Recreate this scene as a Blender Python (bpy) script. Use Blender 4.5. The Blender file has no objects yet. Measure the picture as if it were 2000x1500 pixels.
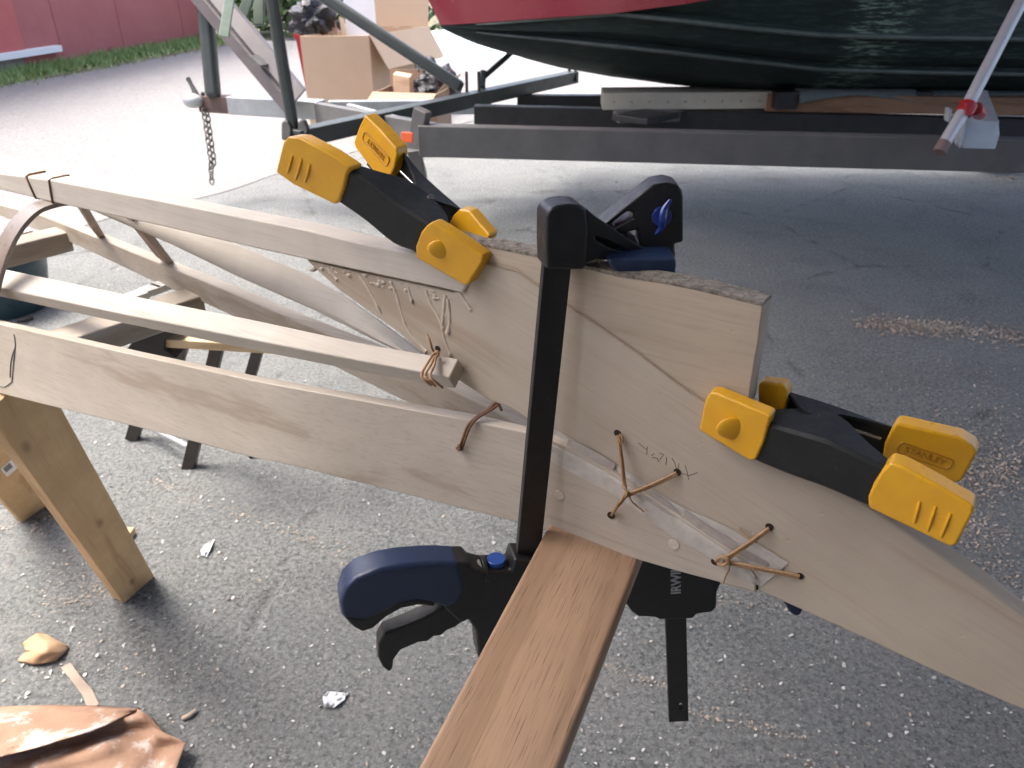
import bpy, bmesh, math, random
from mathutils import Vector as V, Matrix
from mathutils import noise as mn
random.seed(7)
R = math.radians
sc = bpy.context.scene
COL = sc.collection

# ------------------------------------------------------------------ camera
PITCH = R(28.7); FPX = 1511.0
CAM = V((0, 0, 1.3))
FW = V((0, math.cos(PITCH), -math.sin(PITCH)))
UP = V((0, math.sin(PITCH), math.cos(PITCH)))
RT = V((1, 0, 0))
cd = bpy.data.cameras.new('camera'); cam = bpy.data.objects.new('camera', cd); COL.objects.link(cam)
cam.location = CAM; cam.rotation_euler = (R(90) - PITCH, 0, 0)
cd.sensor_width = 36; cd.lens = FPX / 2000 * 36; cd.clip_start = 0.02; cd.clip_end = 300
cd.dof.use_dof = True; cd.dof.focus_distance = 0.70; cd.dof.aperture_fstop = 14.0
sc.camera = cam

# survey helpers: a sight line of the photograph meets a known depth / plane of the place
def D(px, py): return FW + RT * ((px - 1000) / FPX) + UP * ((750 - py) / FPX)
def P(px, py, t): return CAM + D(px, py) * t
def PL(px, py, p0, n):
    d = D(px, py); return CAM + d * ((p0 - CAM).dot(n) / d.dot(n))
def G(px, py, z=0.0): return PL(px, py, V((0, 0, z)), V((0, 0, 1)))
def Y(px, py, y): return PL(px, py, V((0, y, 0)), V((0, 1, 0)))
# centre plane of the upturned kayak
SC = V((math.cos(R(146)), math.sin(R(146)), 0)); SN = V((0.5592, 0.8290, 0))
SA = V((0.019, 0.597, 0.892))
def S(px, py, off=0.0): return PL(px, py, SA + SN * off, SN)

# ------------------------------------------------------------------ materials
class NT:
    def __init__(s, name):
        s.m = bpy.data.materials.new(name); s.m.use_nodes = True
        s.t = s.m.node_tree; s.b = s.t.nodes['Principled BSDF']
        s.tc = s.t.nodes.new('ShaderNodeTexCoord')
    def n(s, kind, **kw):
        nd = s.t.nodes.new(kind)
        for k, v in kw.items():
            if k in nd.inputs: nd.inputs[k].default_value = v
            else: setattr(nd, k, v)
        return nd
    def l(s, a, b): s.t.links.new(a, b)
    def ramp(s, fac, stops):
        r = s.n('ShaderNodeValToRGB'); e = r.color_ramp.elements
        while len(e) < len(stops): e.new(0.5)
        for i, (p, c) in enumerate(stops):
            e[i].position = p; e[i].color = (c, c, c, 1) if isinstance(c, (int, float)) else (*c, 1)
        s.l(fac, r.inputs[0]); return r.outputs[0]
    def mix(s, fac, a, b, bt='MIX'):
        m = s.n('ShaderNodeMix', data_type='RGBA', blend_type=bt)
        for sock, v in ((m.inputs[0], fac), (m.inputs[6], a), (m.inputs[7], b)):
            if isinstance(v, bpy.types.NodeSocket): s.l(v, sock)
            elif isinstance(v, (int, float)): sock.default_value = v
            else: sock.default_value = (*v, 1)
        return m.outputs[2]
    def noise(s, vec, scale, detail=6, rough=0.6, out=0):
        n = s.n('ShaderNodeTexNoise', Scale=scale, Detail=detail, Roughness=rough)
        s.l(vec, n.inputs['Vector']); return n.outputs[out]
    def bump(s, h, strength, dist=0.002, prev=None):
        b = s.n('ShaderNodeBump', Strength=strength, Distance=dist)
        s.l(h, b.inputs['Height'])
        if prev is not None: s.l(prev, b.inputs['Normal'])
        return b.outputs[0]
    def done(s, col, rough=0.5, nrm=None, metal=0.0, spec=0.5):
        for sock, v in ((s.b.inputs['Base Color'], col), (s.b.inputs['Roughness'], rough)):
            if isinstance(v, bpy.types.NodeSocket): s.l(v, sock)
            elif isinstance(v, (int, float)): sock.default_value = v
            else: sock.default_value = (*v, 1)
        s.b.inputs['Metallic'].default_value = metal
        s.b.inputs['Specular IOR Level'].default_value = spec
        if nrm is not None: s.l(nrm, s.b.inputs['Normal'])
        return s.m

def mk(name, c1, c2=None, scale=30, rough=0.5, bump=0.0, bscale=300, metal=0.0, spec=0.5, dirt=0.0, dscale=60, dcol=(0.45, 0.42, 0.38), dist=0.001):
    k = NT(name); o = k.tc.outputs['Object']
    col = c1
    if c2: col = k.mix(k.ramp(k.noise(o, scale), [(0.3, 0.0), (0.7, 1.0)]), c1, c2)
    if dirt:
        f = k.ramp(k.noise(o, dscale, 10, 0.75), [(0.56, 0.0), (0.74, dirt)])
        col = k.mix(f, col, dcol)
    nr = k.bump(k.noise(o, bscale, 4), bump, dist) if bump else None
    rg = rough
    if c2 or dirt:
        rg = k.ramp(k.noise(o, scale * 2.3), [(0.3, max(0.05, rough - 0.1)), (0.7, min(1, rough + 0.12))])
    return k.done(col, rg, nr, metal, spec)

def wood(name, d, light, dark, grain=1.0, rough=0.62, flecks=0.0, stain=None, knots=False, dents=0.25):
    """plank wood: fibres run along the unit vector d"""
    k = NT(name); o = k.tc.outputs['Object']
    d = V(d).normalized(); q = d.rotation_difference(V((1, 0, 0))).to_euler()
    m1 = k.n('ShaderNodeMapping'); m1.inputs['Rotation'].default_value = q; k.l(o, m1.inputs[0])
    m2 = k.n('ShaderNodeMapping'); m2.inputs['Scale'].default_value = (2.2, 42, 42); k.l(m1.outputs[0], m2.inputs[0])
    m3 = k.n('ShaderNodeMapping'); m3.inputs['Scale'].default_value = (14, 420, 420); k.l(m1.outputs[0], m3.inputs[0])
    wob = k.n('ShaderNodeMix', data_type='VECTOR'); wob.inputs[0].default_value = 0.35
    k.l(m2.outputs[0], wob.inputs[4]); k.l(k.noise(m1.outputs[0], 6, 2, 0.5, 1), wob.inputs[5])
    broad = k.noise(wob.outputs[1], 0.9, 5, 0.62); fine = k.noise(m3.outputs[0], 1.0, 3, 0.6)
    mid = tuple((a * 0.6 + b * 0.4) for a, b in zip(light, dark))
    col = k.mix(k.ramp(broad, [(0.36, 0.0), (0.66, 1.0)]), light, mid)
    col = k.mix(k.ramp(broad, [(0.56, 0.0), (0.64, 0.9), (0.70, 0.25)]), col, dark)
    col = k.mix(k.ramp(fine, [(0.5, 0.0), (0.78, 0.55 * grain)]), col, dark)
    blot = k.noise(m1.outputs[0], 9, 4, 0.6)
    col = k.mix(k.ramp(blot, [(0.35, 0.0), (0.75, 0.48)]), col, stain or tuple(x * 0.72 for x in mid))
    if knots:
        vo = k.n('ShaderNodeTexVoronoi', Scale=1.0)
        m4 = k.n('ShaderNodeMapping'); m4.inputs['Scale'].default_value = (7, 16, 16); k.l(m1.outputs[0], m4.inputs[0]); k.l(m4.outputs[0], vo.inputs[0])
        col = k.mix(k.ramp(vo.outputs[0], [(0.0, 0.8), (0.16, 0.0)]), col, tuple(x * 0.3 for x in dark))
    if flecks:
        m5 = k.n('ShaderNodeMapping'); m5.inputs['Scale'].default_value = (26, 1300, 1300); k.l(m1.outputs[0], m5.inputs[0])
        col = k.mix(k.ramp(k.noise(m5.outputs[0], 1.0, 2, 0.5), [(0.60, 0.0), (0.70, flecks)]), col, tuple(x * 0.35 for x in dark))
    nr = k.bump(fine, 0.12 * grain + 0.05, 0.0006)
    dn = k.n('ShaderNodeTexVoronoi', Scale=55.0); k.l(o, dn.inputs[0])
    nr = k.bump(k.ramp(dn.outputs[0], [(0.0, 0.0), (0.10, 1.0)]), dents, 0.0012, nr)
    nr = k.bump(k.noise(o, 160, 4, 0.7), dents * 0.5, 0.0008, nr)
    return k.done(col, k.ramp(blot, [(0.3, rough - 0.08), (0.7, rough + 0.1)]), nr, 0, 0.35)

# ------------------------------------------------------------------ mesh kit
class MB:
    def __init__(s): s.v = []; s.f = []
    def add(s, vs, fs):
        b = len(s.v); s.v += [V(p) for p in vs]; s.f += [tuple(i + b for i in f) for f in fs]; return s
    def prism(s, front, vec, hole_loops=()):
        """outline of world points pushed through by vec (a vector or one per point)"""
        n = len(front); vecs = vec if isinstance(vec, list) else [vec] * n
        if not hole_loops:
            vs = list(front) + [a + b for a, b in zip(front, vecs)]
            fs = [tuple(range(n)), tuple(range(2 * n - 1, n - 1, -1))] + [(i, i + n, (i + 1) % n + n, (i + 1) % n) for i in range(n)]
            return s.add(vs, fs)
        loops = [list(front)] + [list(h) for h in hole_loops]
        bm = bmesh.new(); es = []
        for lp in loops:
            vv = [bm.verts.new(p) for p in lp]
            es += [bm.edges.new((vv[i], vv[(i + 1) % len(vv)])) for i in range(len(vv))]
        bmesh.ops.triangle_fill(bm, edges=es, use_beauty=True)
        bm.verts.index_update(); base = [v.co.copy() for v in bm.verts]; nn = len(base)
        fs = [tuple(v.index for v in f.verts) for f in bm.faces]
        fs += [tuple(i + nn for i in reversed(f)) for f in list(fs)]
        k = 0
        for lp in loops:
            m = len(lp); fs += [(k + i, k + i + nn, k + (i + 1) % m + nn, k + (i + 1) % m) for i in range(m)]; k += m
        bm.free()
        return s.add(base + [p + vec for p in base], fs)
    def loft(s, secs, closed=True, caps=True):
        m = len(secs[0]); vs = [p for q in secs for p in q]; fs = []
        for i in range(len(secs) - 1):
            for j in range(m if closed else m - 1):
                a = i * m + j; b = i * m + (j + 1) % m; fs.append((a, b, b + m, a + m))
        if closed and caps:
            fs.append(tuple(range(m))[::-1]); fs.append(tuple(range((len(secs) - 1) * m, len(secs) * m)))
        return s.add(vs, fs)
    def tube(s, path, r, n=8, caps=True, flat=None):
        path = [V(p) for p in path]; secs = []; prev = None
        for i, p in enumerate(path):
            t = (path[min(i + 1, len(path) - 1)] - path[max(i - 1, 0)]).normalized()
            u = prev - t * prev.dot(t) if prev else (V((0, 0, 1)) if abs(t.z) < 0.9 else V((1, 0, 0)))
            if not prev: u = u - t * u.dot(t)
            u.normalize(); prev = u; w = t.cross(u); rr = r[i] if isinstance(r, (list, tuple)) else r
            secs.append([p + u * (rr * math.cos(a)) + w * (rr * math.sin(a)) for a in [2 * math.pi * j / n for j in range(n)]])
        return s.loft(secs, True, caps)
    def bar(s, a, b, w, h, up=V((0, 0, 1))):
        a = V(a); b = V(b); t = (b - a).normalized(); sd = t.cross(up).normalized(); u = sd.cross(t).normalized()
        q = [sd * (x * w / 2) + u * (y * h / 2) for x, y in ((-1, -1), (1, -1), (1, 1), (-1, 1))]
        return s.loft([[a + o for o in q], [b + o for o in q]])
    def box(s, lo, hi):
        return s.bar(V(((lo[0] + hi[0]) / 2, lo[1], (lo[2] + hi[2]) / 2)), V(((lo[0] + hi[0]) / 2, hi[1], (lo[2] + hi[2]) / 2)), hi[0] - lo[0], hi[2] - lo[2])
    def disc(s, c, n, r, th, k=20, sq=1.0):
        n = V(n).normalized(); u = n.orthogonal().normalized(); w = n.cross(u)
        ring = [V(c) + u * (r * math.cos(2 * math.pi * i / k)) + w * (r * sq * math.sin(2 * math.pi * i / k)) for i in range(k)]
        return s.prism(ring, n * th)
    def ball(s, c, r, k=10, jit=0.0, sc_=(1, 1, 1)):
        secs = []
        for i in range(1, k):
            a = math.pi * i / k
            ring = []
            for j in range(2 * k):
                b = math.pi * j / k
                p = V((math.sin(a) * math.cos(b), math.sin(a) * math.sin(b), math.cos(a)))
                q = r * (1 + jit * mn.noise(p * 2.5 + V(c)) + 0.5 * jit * mn.noise(p * 6 + V(c)))
                ring.append(V(c) + V((p.x * sc_[0], p.y * sc_[1], p.z * sc_[2])) * q)
            secs.append(ring)
        return s.loft(secs)
    def build(s, name, m, parent=None, bevel=0.0, seg=2, smooth=True, angle=35, subd=0, solid=0.0):
        me = bpy.data.meshes.new(name)
        c = sum(s.v, V()) / len(s.v)
        me.from_pydata([p - c for p in s.v], [], s.f)
        bm = bmesh.new(); bm.from_mesh(me); bmesh.ops.recalc_face_normals(bm, faces=bm.faces); bm.to_mesh(me); bm.free()
        if smooth:
            me.polygons.foreach_set('use_smooth', [True] * len(me.polygons)); me.set_sharp_from_angle(angle=R(angle))
        me.materials.append(m)
        o = bpy.data.objects.new(name, me); COL.objects.link(o); o.location = c
        if parent is not None:
            o.parent = parent
            w = V(parent.location); q = parent.parent
            while q is not None: w += V(q.location); q = q.parent
            o.location = c - w
        if solid: md = o.modifiers.new('solid', 'SOLIDIFY'); md.thickness = solid; md.offset = 0
        if bevel:
            md = o.modifiers.new('bevel', 'BEVEL'); md.width = bevel; md.segments = seg; md.limit_method = 'ANGLE'; md.angle_limit = R(30)
            md.harden_normals = True
        if subd: md = o.modifiers.new('sub', 'SUBSURF'); md.levels = md.render_levels = subd
        return o

def thing(name, label, cat, loc, group=None):
    o = bpy.data.objects.new(name, None); COL.objects.link(o); o.location = loc; o.empty_display_size = 0.05
    o['label'] = label; o['category'] = cat
    if group: o['group'] = group
    return o
def tag(o, label, cat, group=None, kind=None):
    o['label'] = label; o['category'] = cat
    if group: o['group'] = group
    if kind: o['kind'] = kind
    return o

def lerp_tab(tab, x):
    """piecewise-linear table of (x, value...)"""
    if x <= tab[0][0]: return tab[0][1:]
    for a, b in zip(tab, tab[1:]):
        if x <= b[0]:
            f = (x - a[0]) / (b[0] - a[0]); return tuple(p + (q - p) * f for p, q in zip(a[1:], b[1:]))
    return tab[-1][1:]
def smooth_pts(pts, n=4, closed=False):
    """Catmull-Rom through points (tuples or vectors)"""
    pts = [V(p) for p in pts]; out = []; m = len(pts)
    rng = range(m) if closed else range(m - 1)
    for i in rng:
        p0 = pts[(i - 1) % m] if closed or i > 0 else pts[i]; p1 = pts[i]; p2 = pts[(i + 1) % m]
        p3 = pts[(i + 2) % m] if closed or i + 2 < m else p2
        for k in range(n):
            t = k / n
            out.append(0.5 * ((2 * p1) + (p2 - p0) * t + (2 * p0 - 5 * p1 + 4 * p2 - p3) * t * t + (3 * p1 - p0 - 3 * p2 + p3) * t ** 3))
    if not closed: out.append(pts[-1])
    return out

# ------------------------------------------------------------------ material set
cdir = SC
PALE = (0.455, 0.40, 0.32); PALED = (0.36, 0.265, 0.19)
stem_dir = (S(1900, 1250) - S(900, 600)).normalized()
W = {}
W['keel'] = wood('keel_wood', SC, (0.57, 0.525, 0.455), (0.38, 0.33, 0.27), 1.0)
W['stem'] = wood('stem_wood', stem_dir, PALE, (0.35, 0.27, 0.19), 0.8, dents=0.35)
W['scrap'] = wood('scrap_wood', (S(1480, 600) - S(950, 490)).normalized(), (0.48, 0.405, 0.31), (0.32, 0.245, 0.175), 0.9, dents=0.35)
W['gun'] = wood('gunwale_wood', SC, (0.50, 0.445, 0.37), (0.325, 0.265, 0.20), 1.0, dents=0.3)
W['chine'] = wood('chine_wood', SC, (0.53, 0.49, 0.425), (0.36, 0.31, 0.25), 1.0)
W['beam'] = wood('beam_wood', SN, (0.51, 0.45, 0.37), (0.34, 0.27, 0.20), 0.8)
W['rib'] = wood('rib_wood', (0, 0, 1), (0.40, 0.30, 0.22), (0.22, 0.145, 0.10), 0.9)
W['bent'] = mk('bent_rib_wood', (0.17, 0.14, 0.12), (0.24, 0.20, 0.17), 25, 0.34, 0.15, 300)
LEGD = (P(25, 770, 1.06) - G(262, 1150)).normalized()
W['leg'] = wood('leg_wood', LEGD, (0.60, 0.40, 0.20), (0.40, 0.235, 0.11), 0.7, knots=True, dents=0.15)
gul = k = NT('weathered_edge'); o_ = k.tc.outputs['Object']
W['grey_edge'] = k.done(k.ramp(k.noise(o_, 170, 8, 0.8), [(0.35, (0.07, 0.06, 0.05)), (0.5, (0.25, 0.22, 0.18)), (0.68, (0.42, 0.38, 0.32))]), 0.9, k.bump(k.noise(o_, 260, 6, 0.8), 0.9, 0.003))
YEL = mk('yellow_vinyl', (0.70, 0.37, 0.012), (0.63, 0.31, 0.010), 40, 0.34, 0.10, 500, spec=0.5, dirt=0.30, dscale=90, dcol=(0.40, 0.30, 0.16))
YELD = mk('yellow_vinyl_recess', (0.42, 0.20, 0.008), None, 40, 0.5)
BLK = mk('black_enamel', (0.009, 0.0105, 0.011), (0.015, 0.017, 0.017), 60, 0.5, 0.3, 420, spec=0.3, dirt=0.22, dscale=140, dcol=(0.16, 0.13, 0.09))
BLKP = mk('black_plastic', (0.010, 0.0105, 0.011), (0.015, 0.016, 0.017), 50, 0.40, 0.2, 700, spec=0.4, dirt=0.06, dscale=200, dcol=(0.2, 0.2, 0.2))
BAR = mk('blued_steel', (0.016, 0.017, 0.018), (0.024, 0.024, 0.024), 30, 0.45, 0.12, 300, metal=0.3, dirt=0.05, dscale=160)
NAVY = mk('navy_rubber', (0.009, 0.021, 0.056), (0.013, 0.029, 0.074), 50, 0.42, 0.15, 500, dirt=0.10, dscale=220, dcol=(0.25, 0.27, 0.32))
CHROME = mk('spring_steel', (0.45, 0.45, 0.44), None, 30, 0.25, 0.0, metal=1.0)
SINEW = mk('sinew_cord', (0.40, 0.25, 0.125), (0.27, 0.15, 0.07), 200, 0.55, 0.5, 900)
SINEWD = mk('dark_sinew_cord', (0.14, 0.07, 0.03), (0.2, 0.1, 0.05), 200, 0.5, 0.5, 900)
HOLE = mk('bored_hole', (0.02, 0.013, 0.009), None, 30, 0.9)
GLUE = mk('dried_glue', (0.52, 0.44, 0.355), (0.44, 0.36, 0.28), 90, 0.32, 0.4, 300, spec=0.5)
PENCIL = mk('pencil_mark', (0.10, 0.09, 0.085), None, 30, 0.7)
k = NT('masking_tape'); o_ = k.tc.outputs['Object']
k.b.inputs['Alpha'].default_value = 0.9
TAPE = k.done(k.mix(k.ramp(k.noise(o_, 70, 6, 0.7), [(0.35, 0.0), (0.7, 1.0)]), (0.46, 0.425, 0.375), (0.57, 0.54, 0.49)), 0.55, k.bump(k.noise(o_, 240, 6, 0.75), 0.5, 0.0015), 0, 0.4)
TAPED = mk('gap_shade_tape', (0.27, 0.235, 0.205), (0.36, 0.32, 0.28), 120, 0.6, 0.3, 300)
oakd = (G(1150, 1070, 0.842) - G(952, 1500, 0.842)).normalized()
W['oak'] = wood('oak', oakd, (0.36, 0.235, 0.15), (0.24, 0.15, 0.09), 0.9, 0.55, flecks=0.8, dents=0.06)

# ------------------------------------------------------------------ the kayak frame
kayak = thing('kayak_frame', 'upturned pale wooden skin boat frame with stem, ribs and lashings, lying across the photo', 'kayak frame', S(1040, 900) * 1.0)

# stem plate
TH = 0.009
stem_px = [(596, 507), (700, 532), (800, 552), (886, 571), (905, 560), (925, 520), (945, 514), (978, 521), (1011, 530), (1061, 565), (1113, 597), (1180, 644), (1249, 692),
           (1318, 745), (1395, 797), (1475, 849), (1601, 930), (1695, 990), (1770, 1040), (1846, 1092), (1925, 1148), (2000, 1207), (2250, 1410),
           (2250, 1495), (2000, 1388), (1900, 1346), (1800, 1301), (1667, 1238), (1500, 1163), (1440, 1140), (1300, 1075), (1160, 960), (1100, 880),
           (1035, 822), (996, 798), (956, 783), (897, 745), (826, 692), (820, 689), (780, 651), (720, 609), (660, 566)]
st = MB().prism([S(x, y, -TH) for x, y in stem_px], SN * (2 * TH)).build('stem_plate', W['stem'], kayak, 0.0022, 2)

# keel stringer
kt = [(-260, 291), (0, 338), (99, 351), (300, 389), (600, 449), (710, 476), (811, 495), (936, 517)]
kb = [(-260, 319), (0, 371), (120, 400), (300, 439), (500, 486), (600, 508), (885, 569), (903, 574)]
xs = [-260, -100, 0, 100, 200, 300, 400, 500, 600, 700, 800, 870]
secs = []
for x in xs + [None]:
    tp = (x, *lerp_tab(kt, x)) if x is not None else kt[-1]
    bp = (x, *lerp_tab(kb, x)) if x is not None else kb[-1]
    a = S(tp[0], tp[1], -0.0125); b = S(bp[0], bp[1], -0.0125)
    secs.append([a, b, b + SN * 0.025, a + SN * 0.025])
MB().loft(secs).build('keel_stringer', W['keel'], kayak, 0.0025, 2)

# gunwale planes
g0 = S(1445, 1120, -0.0125); g1 = P(0, 690, 1.05)
gd = (g1 - g0); gd.z = 0; gd.normalize(); GN = V((-gd.y, gd.x, 0));  GN = GN if GN.y > 0 else -GN
def NG(px, py, off=0.0): return PL(px, py, g0 + GN * off, GN)
def gpoint(x, y, off=0.0):
    k_ = max(0.0, min(1.0, (x - 560) / 540)); k_ = k_ * k_ * (3 - 2 * k_)
    a = NG(x, y); so_ = -0.0125 - 0.005 * max(0.0, min(1.0, (1475 - x) / 445)); b = S(x, y, so_)
    return a.lerp(b, k_) + GN * off
gt = [(-260, 572), (0, 633), (250, 690), (500, 744), (700, 781), (916, 821), (1034, 846), (1075, 858), (1120, 880), (1200, 925), (1320, 1004), (1450, 1092), (1476, 1126)]
gb = [(-260, 684), (0, 754), (100, 778), (250, 813), (393, 848), (507, 880), (605, 903), (815, 963), (1060, 1033), (1245, 1096), (1413, 1140), (1476, 1158)]
secs = []
for x in [-260, -120, 0, 120, 250, 375, 500, 600, 700, 800, 916, 1000, 1034, 1075, 1120, 1200, 1320, 1400, 1450, 1476]:
    f = max(0.0, min(1.0, (1060 - x) / 600)); th = 0.003 + 0.012 * max(0.0, min(1.0, (1300 - x) / 400))
    a = gpoint(x, lerp_tab(gt, x)[0], 0.0); b = gpoint(x, lerp_tab(gb, x)[0], -0.016 * f)
    w_ = GN * th + V((0, 0, -0.22 * th * f))
    secs.append([a, b, b + w_, a + w_])
gun = MB().loft(secs).build('gunwale', W['gun'], kayak, 0.0022, 2)

f0 = S(1035, 835, 0.0125); f1 = P(0, 400, (1.3 - 0.86) / 0.277)
fd = (f1 - f0); fd.z = 0; fd.normalize(); FN = V((-fd.y, fd.x, 0)); FN = FN if FN.y > 0 else -FN
def FG(px, py, off=0.0): return PL(px, py, f0 + FN * off, FN)
ft = [(-260, 296), (0, 400), (81, 421), (132, 441), (315, 516), (354, 531), (480, 584), (600, 637), (760, 700), (965, 803), (1030, 838)]
fb = [(-260, 330), (0, 421), (150, 479), (321, 559), (450, 614), (636, 708), (745, 761), (900, 838), (1030, 892)]
secs = []
for x in [-260, -120, 0, 80, 150, 250, 320, 400, 480, 560, 640, 740, 830, 900, 965, 1030]:
    a = FG(x, lerp_tab(ft, x)[0]); b = FG(x, lerp_tab(fb, x)[0])
    b2 = b + V((0, 0, -0.006)); w_ = FN * 0.017
    secs.append([a, b, b2 + w_, a + w_ + V((0, 0, 0.002))])
MB().loft(secs).build('gunwale', W['gun'], kayak, 0.002, 2)

# chine stringers
def coff(x): return -0.030 - (895 - x) / 895 * 0.052
ct = [(-260, 464), (0, 523), (250, 575), (500, 625), (700, 668), (822, 690), (896, 700)]
cm = [(-260, 506), (0, 563), (250, 616), (500, 665), (700, 704), (822, 726), (878, 738)]
cb = [(-260, 524), (0, 580), (250, 634), (500, 686), (700, 726), (836, 751), (890, 760)]
secs = []
for q in [-260, -100, 0, 125, 250, 375, 500, 600, 700, 780, 840, None]:
    if q is None: pt, pm, pb, x = ct[-1], cm[-1], cb[-1], 885
    else: pt, pm, pb, x = (q, *lerp_tab(ct, q)), (q, *lerp_tab(cm, q)), (q, *lerp_tab(cb, q)), q
    a = S(*pt, coff(x) + 0.016); m_ = S(*pm, coff(x) - 0.004); b = S(*pb, coff(x) + 0.004)
    secs.append([a, m_, b, a + (b - m_)])
ch = MB().loft(secs).build('chine_stringer', W['chine'], kayak, 0.002, 2)
def foff(x): return 0.016 + max(0, (822 - x)) / 822 * 0.062
tt = [(-260, 206), (0, 298), (130, 345), (300, 411), (450, 471), (600, 536), (654, 566), (760, 640), (826, 694)]
tb = [(-260, 240), (0, 336), (130, 388), (315, 467), (450, 532), (600, 598), (752, 674), (826, 706)]
secs = []
for x in [-260, -120, 0, 130, 220, 315, 400, 450, 520, 600, 660, 720, 780, 824]:
    a = S(x, lerp_tab(tt, x)[0], foff(x) + 0.010); b = S(x, lerp_tab(tb, x)[0], foff(x) - 0.004)
    m_ = (a + b) / 2 - SN * 0.006 + V((0, 0, 0.001)); w_ = SN * 0.012 + V((0, 0, -0.010))
    secs.append([a, a * 0.7 + b * 0.3 - SN * 0.005, m_, b * 0.75 + a * 0.25 - SN * 0.005, b, b + w_, a + w_])
MB().loft(secs).build('chine_stringer', W['chine'], kayak, 0.001, 1, angle=50)

# deck beams (run between the gunwales, across the hull)
def dbeam(px, py, length, w, h, extra):
    e = FG(px, py, 0.004); a = e; b = e - SN * length + SC * extra
    return MB().bar(a, b, w, h).build('deck_beam', W['beam'], kayak, 0.003, 2)
dbeam(128, 466, 0.33, 0.052, 0.036, 0.02)
dbeam(383, 590, 0.20, 0.050, 0.034, 0.016)
# kerfed white strips that lie along the far side of each beam
KERF = mk('white_painted_block', (0.72, 0.71, 0.68), (0.60, 0.58, 0.55), 60, 0.5, 0.1)
for pts in ([(266, 579, 0), (294, 567, 0), (316, 559, 0)], [(26, 470, 0), (44, 456, 0)]):
    mb = MB()
    for x, y, _ in pts:
        c = G(x, y, 0.865); mb.bar(c - SN * 0.013, c + SN * 0.013, 0.026, 0.010)
    mb.build('kerfed_strip', KERF, kayak, 0.001)

# ribs: two short sticks rising from the far gunwale, one steam-bent hoop
for (x0, y0, x1, y1, w_) in ((193, 456, 150, 386, 0.021), (322, 506, 246, 408, 0.028)):
    a = FG(x0, y0, 0.008); b = S(x1, y1, 0.050)
    MB().bar(a, b, w_, 0.010, up=SN + V((0, 0, 0.2))).build('rib', W['rib'], kayak, 0.0012)
hp = smooth_pts([S(128, 393, 0.004), S(96, 398, -0.012), S(62, 412, -0.034), S(30, 446, -0.058), S(6, 492, -0.078), S(-14, 560, -0.096), S(-24, 640, -0.108)], 5)
secs = []
for i, p in enumerate(hp):
    t = (hp[min(i + 1, len(hp) - 1)] - hp[max(i - 1, 0)]).normalized(); nn_ = t.cross(SC).normalized(); wv = SC * 0.0165
    secs.append([p + wv + nn_ * 0.003, p - wv + nn_ * 0.003, p - wv - nn_ * 0.003, p + wv - nn_ * 0.003])
MB().loft(secs).build('bent_rib', W['bent'], kayak, 0.0012)

# lashings
def cord(pts, r, name='lashing', m=None, n=7):
    return MB().tube(smooth_pts(pts, 4), r, n).build(name, m or SINEW, kayak, smooth=True, angle=80)
for x0, y0, x1, y1 in ((51, 343, 71, 388), (96, 351, 104, 397)):     # cords sunk round the keel
    pa, pb_ = S(x0, y0, -0.0125), S(x1, y1, -0.0125); mb = MB()
    mb.tube([pa + SN * 0.026 + V((0, 0, .0006)), pa + SN * .004 + V((0, 0, .0008)), pa + V((0, 0, -.001)) - SN * .0006, (pa + pb_) / 2 - SN * 0.0008, pb_ + V((0, 0, .001)) - SN * .0006, pb_ + SN * .004 - V((0, 0, .0008)), pb_ + SN * 0.024 - V((0, 0, .0006))], 0.0015, 7)
    mb.build('lashing', SINEWD, kayak, angle=80)
mb = MB()
for ln in ([(1206, 850, -.011), (1213, 900, -.020), (1219, 955, -.024)], [(1209, 850, -.011), (1216, 905, -.019), (1222, 957, -.024)], [(1321, 923, -.011), (1275, 945, -.018), (1222, 966, -.024)],
           [(1323, 926, -.011), (1276, 949, -.017), (1224, 969, -.023)],
           [(1219, 950, -.024), (1224, 966, -.027), (1214, 980, -.026), (1203, 993, -.024), (1195, 1006, -.018)], [(1224, 958, -.025), (1216, 974, -.028), (1206, 986, -.026), (1197, 1002, -.018)],
           [(1227, 960, -.025), (1233, 978, -.024), (1244, 988, -.021), (1258, 1000, -.020)], [(1210, 848, -.011), (1216, 857, -.014), (1214, 866, -.013)]):
    mb.tube(smooth_pts([S(*p) for p in ln], 4), 0.0013 if ln[0][0] not in (1227, 1210) else 0.0007, 7)
mb.build('lashing', SINEW, kayak, angle=80)
mb = MB()
for ln in ([(1502, 1031, -.011), (1462, 1060, -.017), (1416, 1090, -.020)], [(1503, 1034, -.011), (1463, 1064, -.016), (1418, 1094, -.020)], [(1562, 1125, -.010), (1490, 1110, -.016), (1412, 1095, -.020)],
           [(1561, 1128, -.010), (1490, 1114, -.015), (1412, 1099, -.020)],
           [(1398, 1096, -.017), (1408, 1088, -.022), (1420, 1090, -.023), (1424, 1098, -.022)], [(1402, 1100, -.018), (1412, 1104, -.022), (1421, 1098, -.022), (1414, 1086, -.022)],
           [(1424, 1098, -.022), (1424, 1112, -.021), (1418, 1124, -.019), (1412, 1140, -.017)], [(1444, 1031, -.012), (1452, 1045, -.015), (1466, 1054, -.015), (1478, 1060, -.013)]):
    mb.tube(smooth_pts([S(*p) for p in ln], 4), 0.0013 if ln[0][0] not in (1424, 1444) else 0.0008, 7)
mb.build('lashing', SINEW, kayak, angle=80)
mb = MB()
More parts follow.
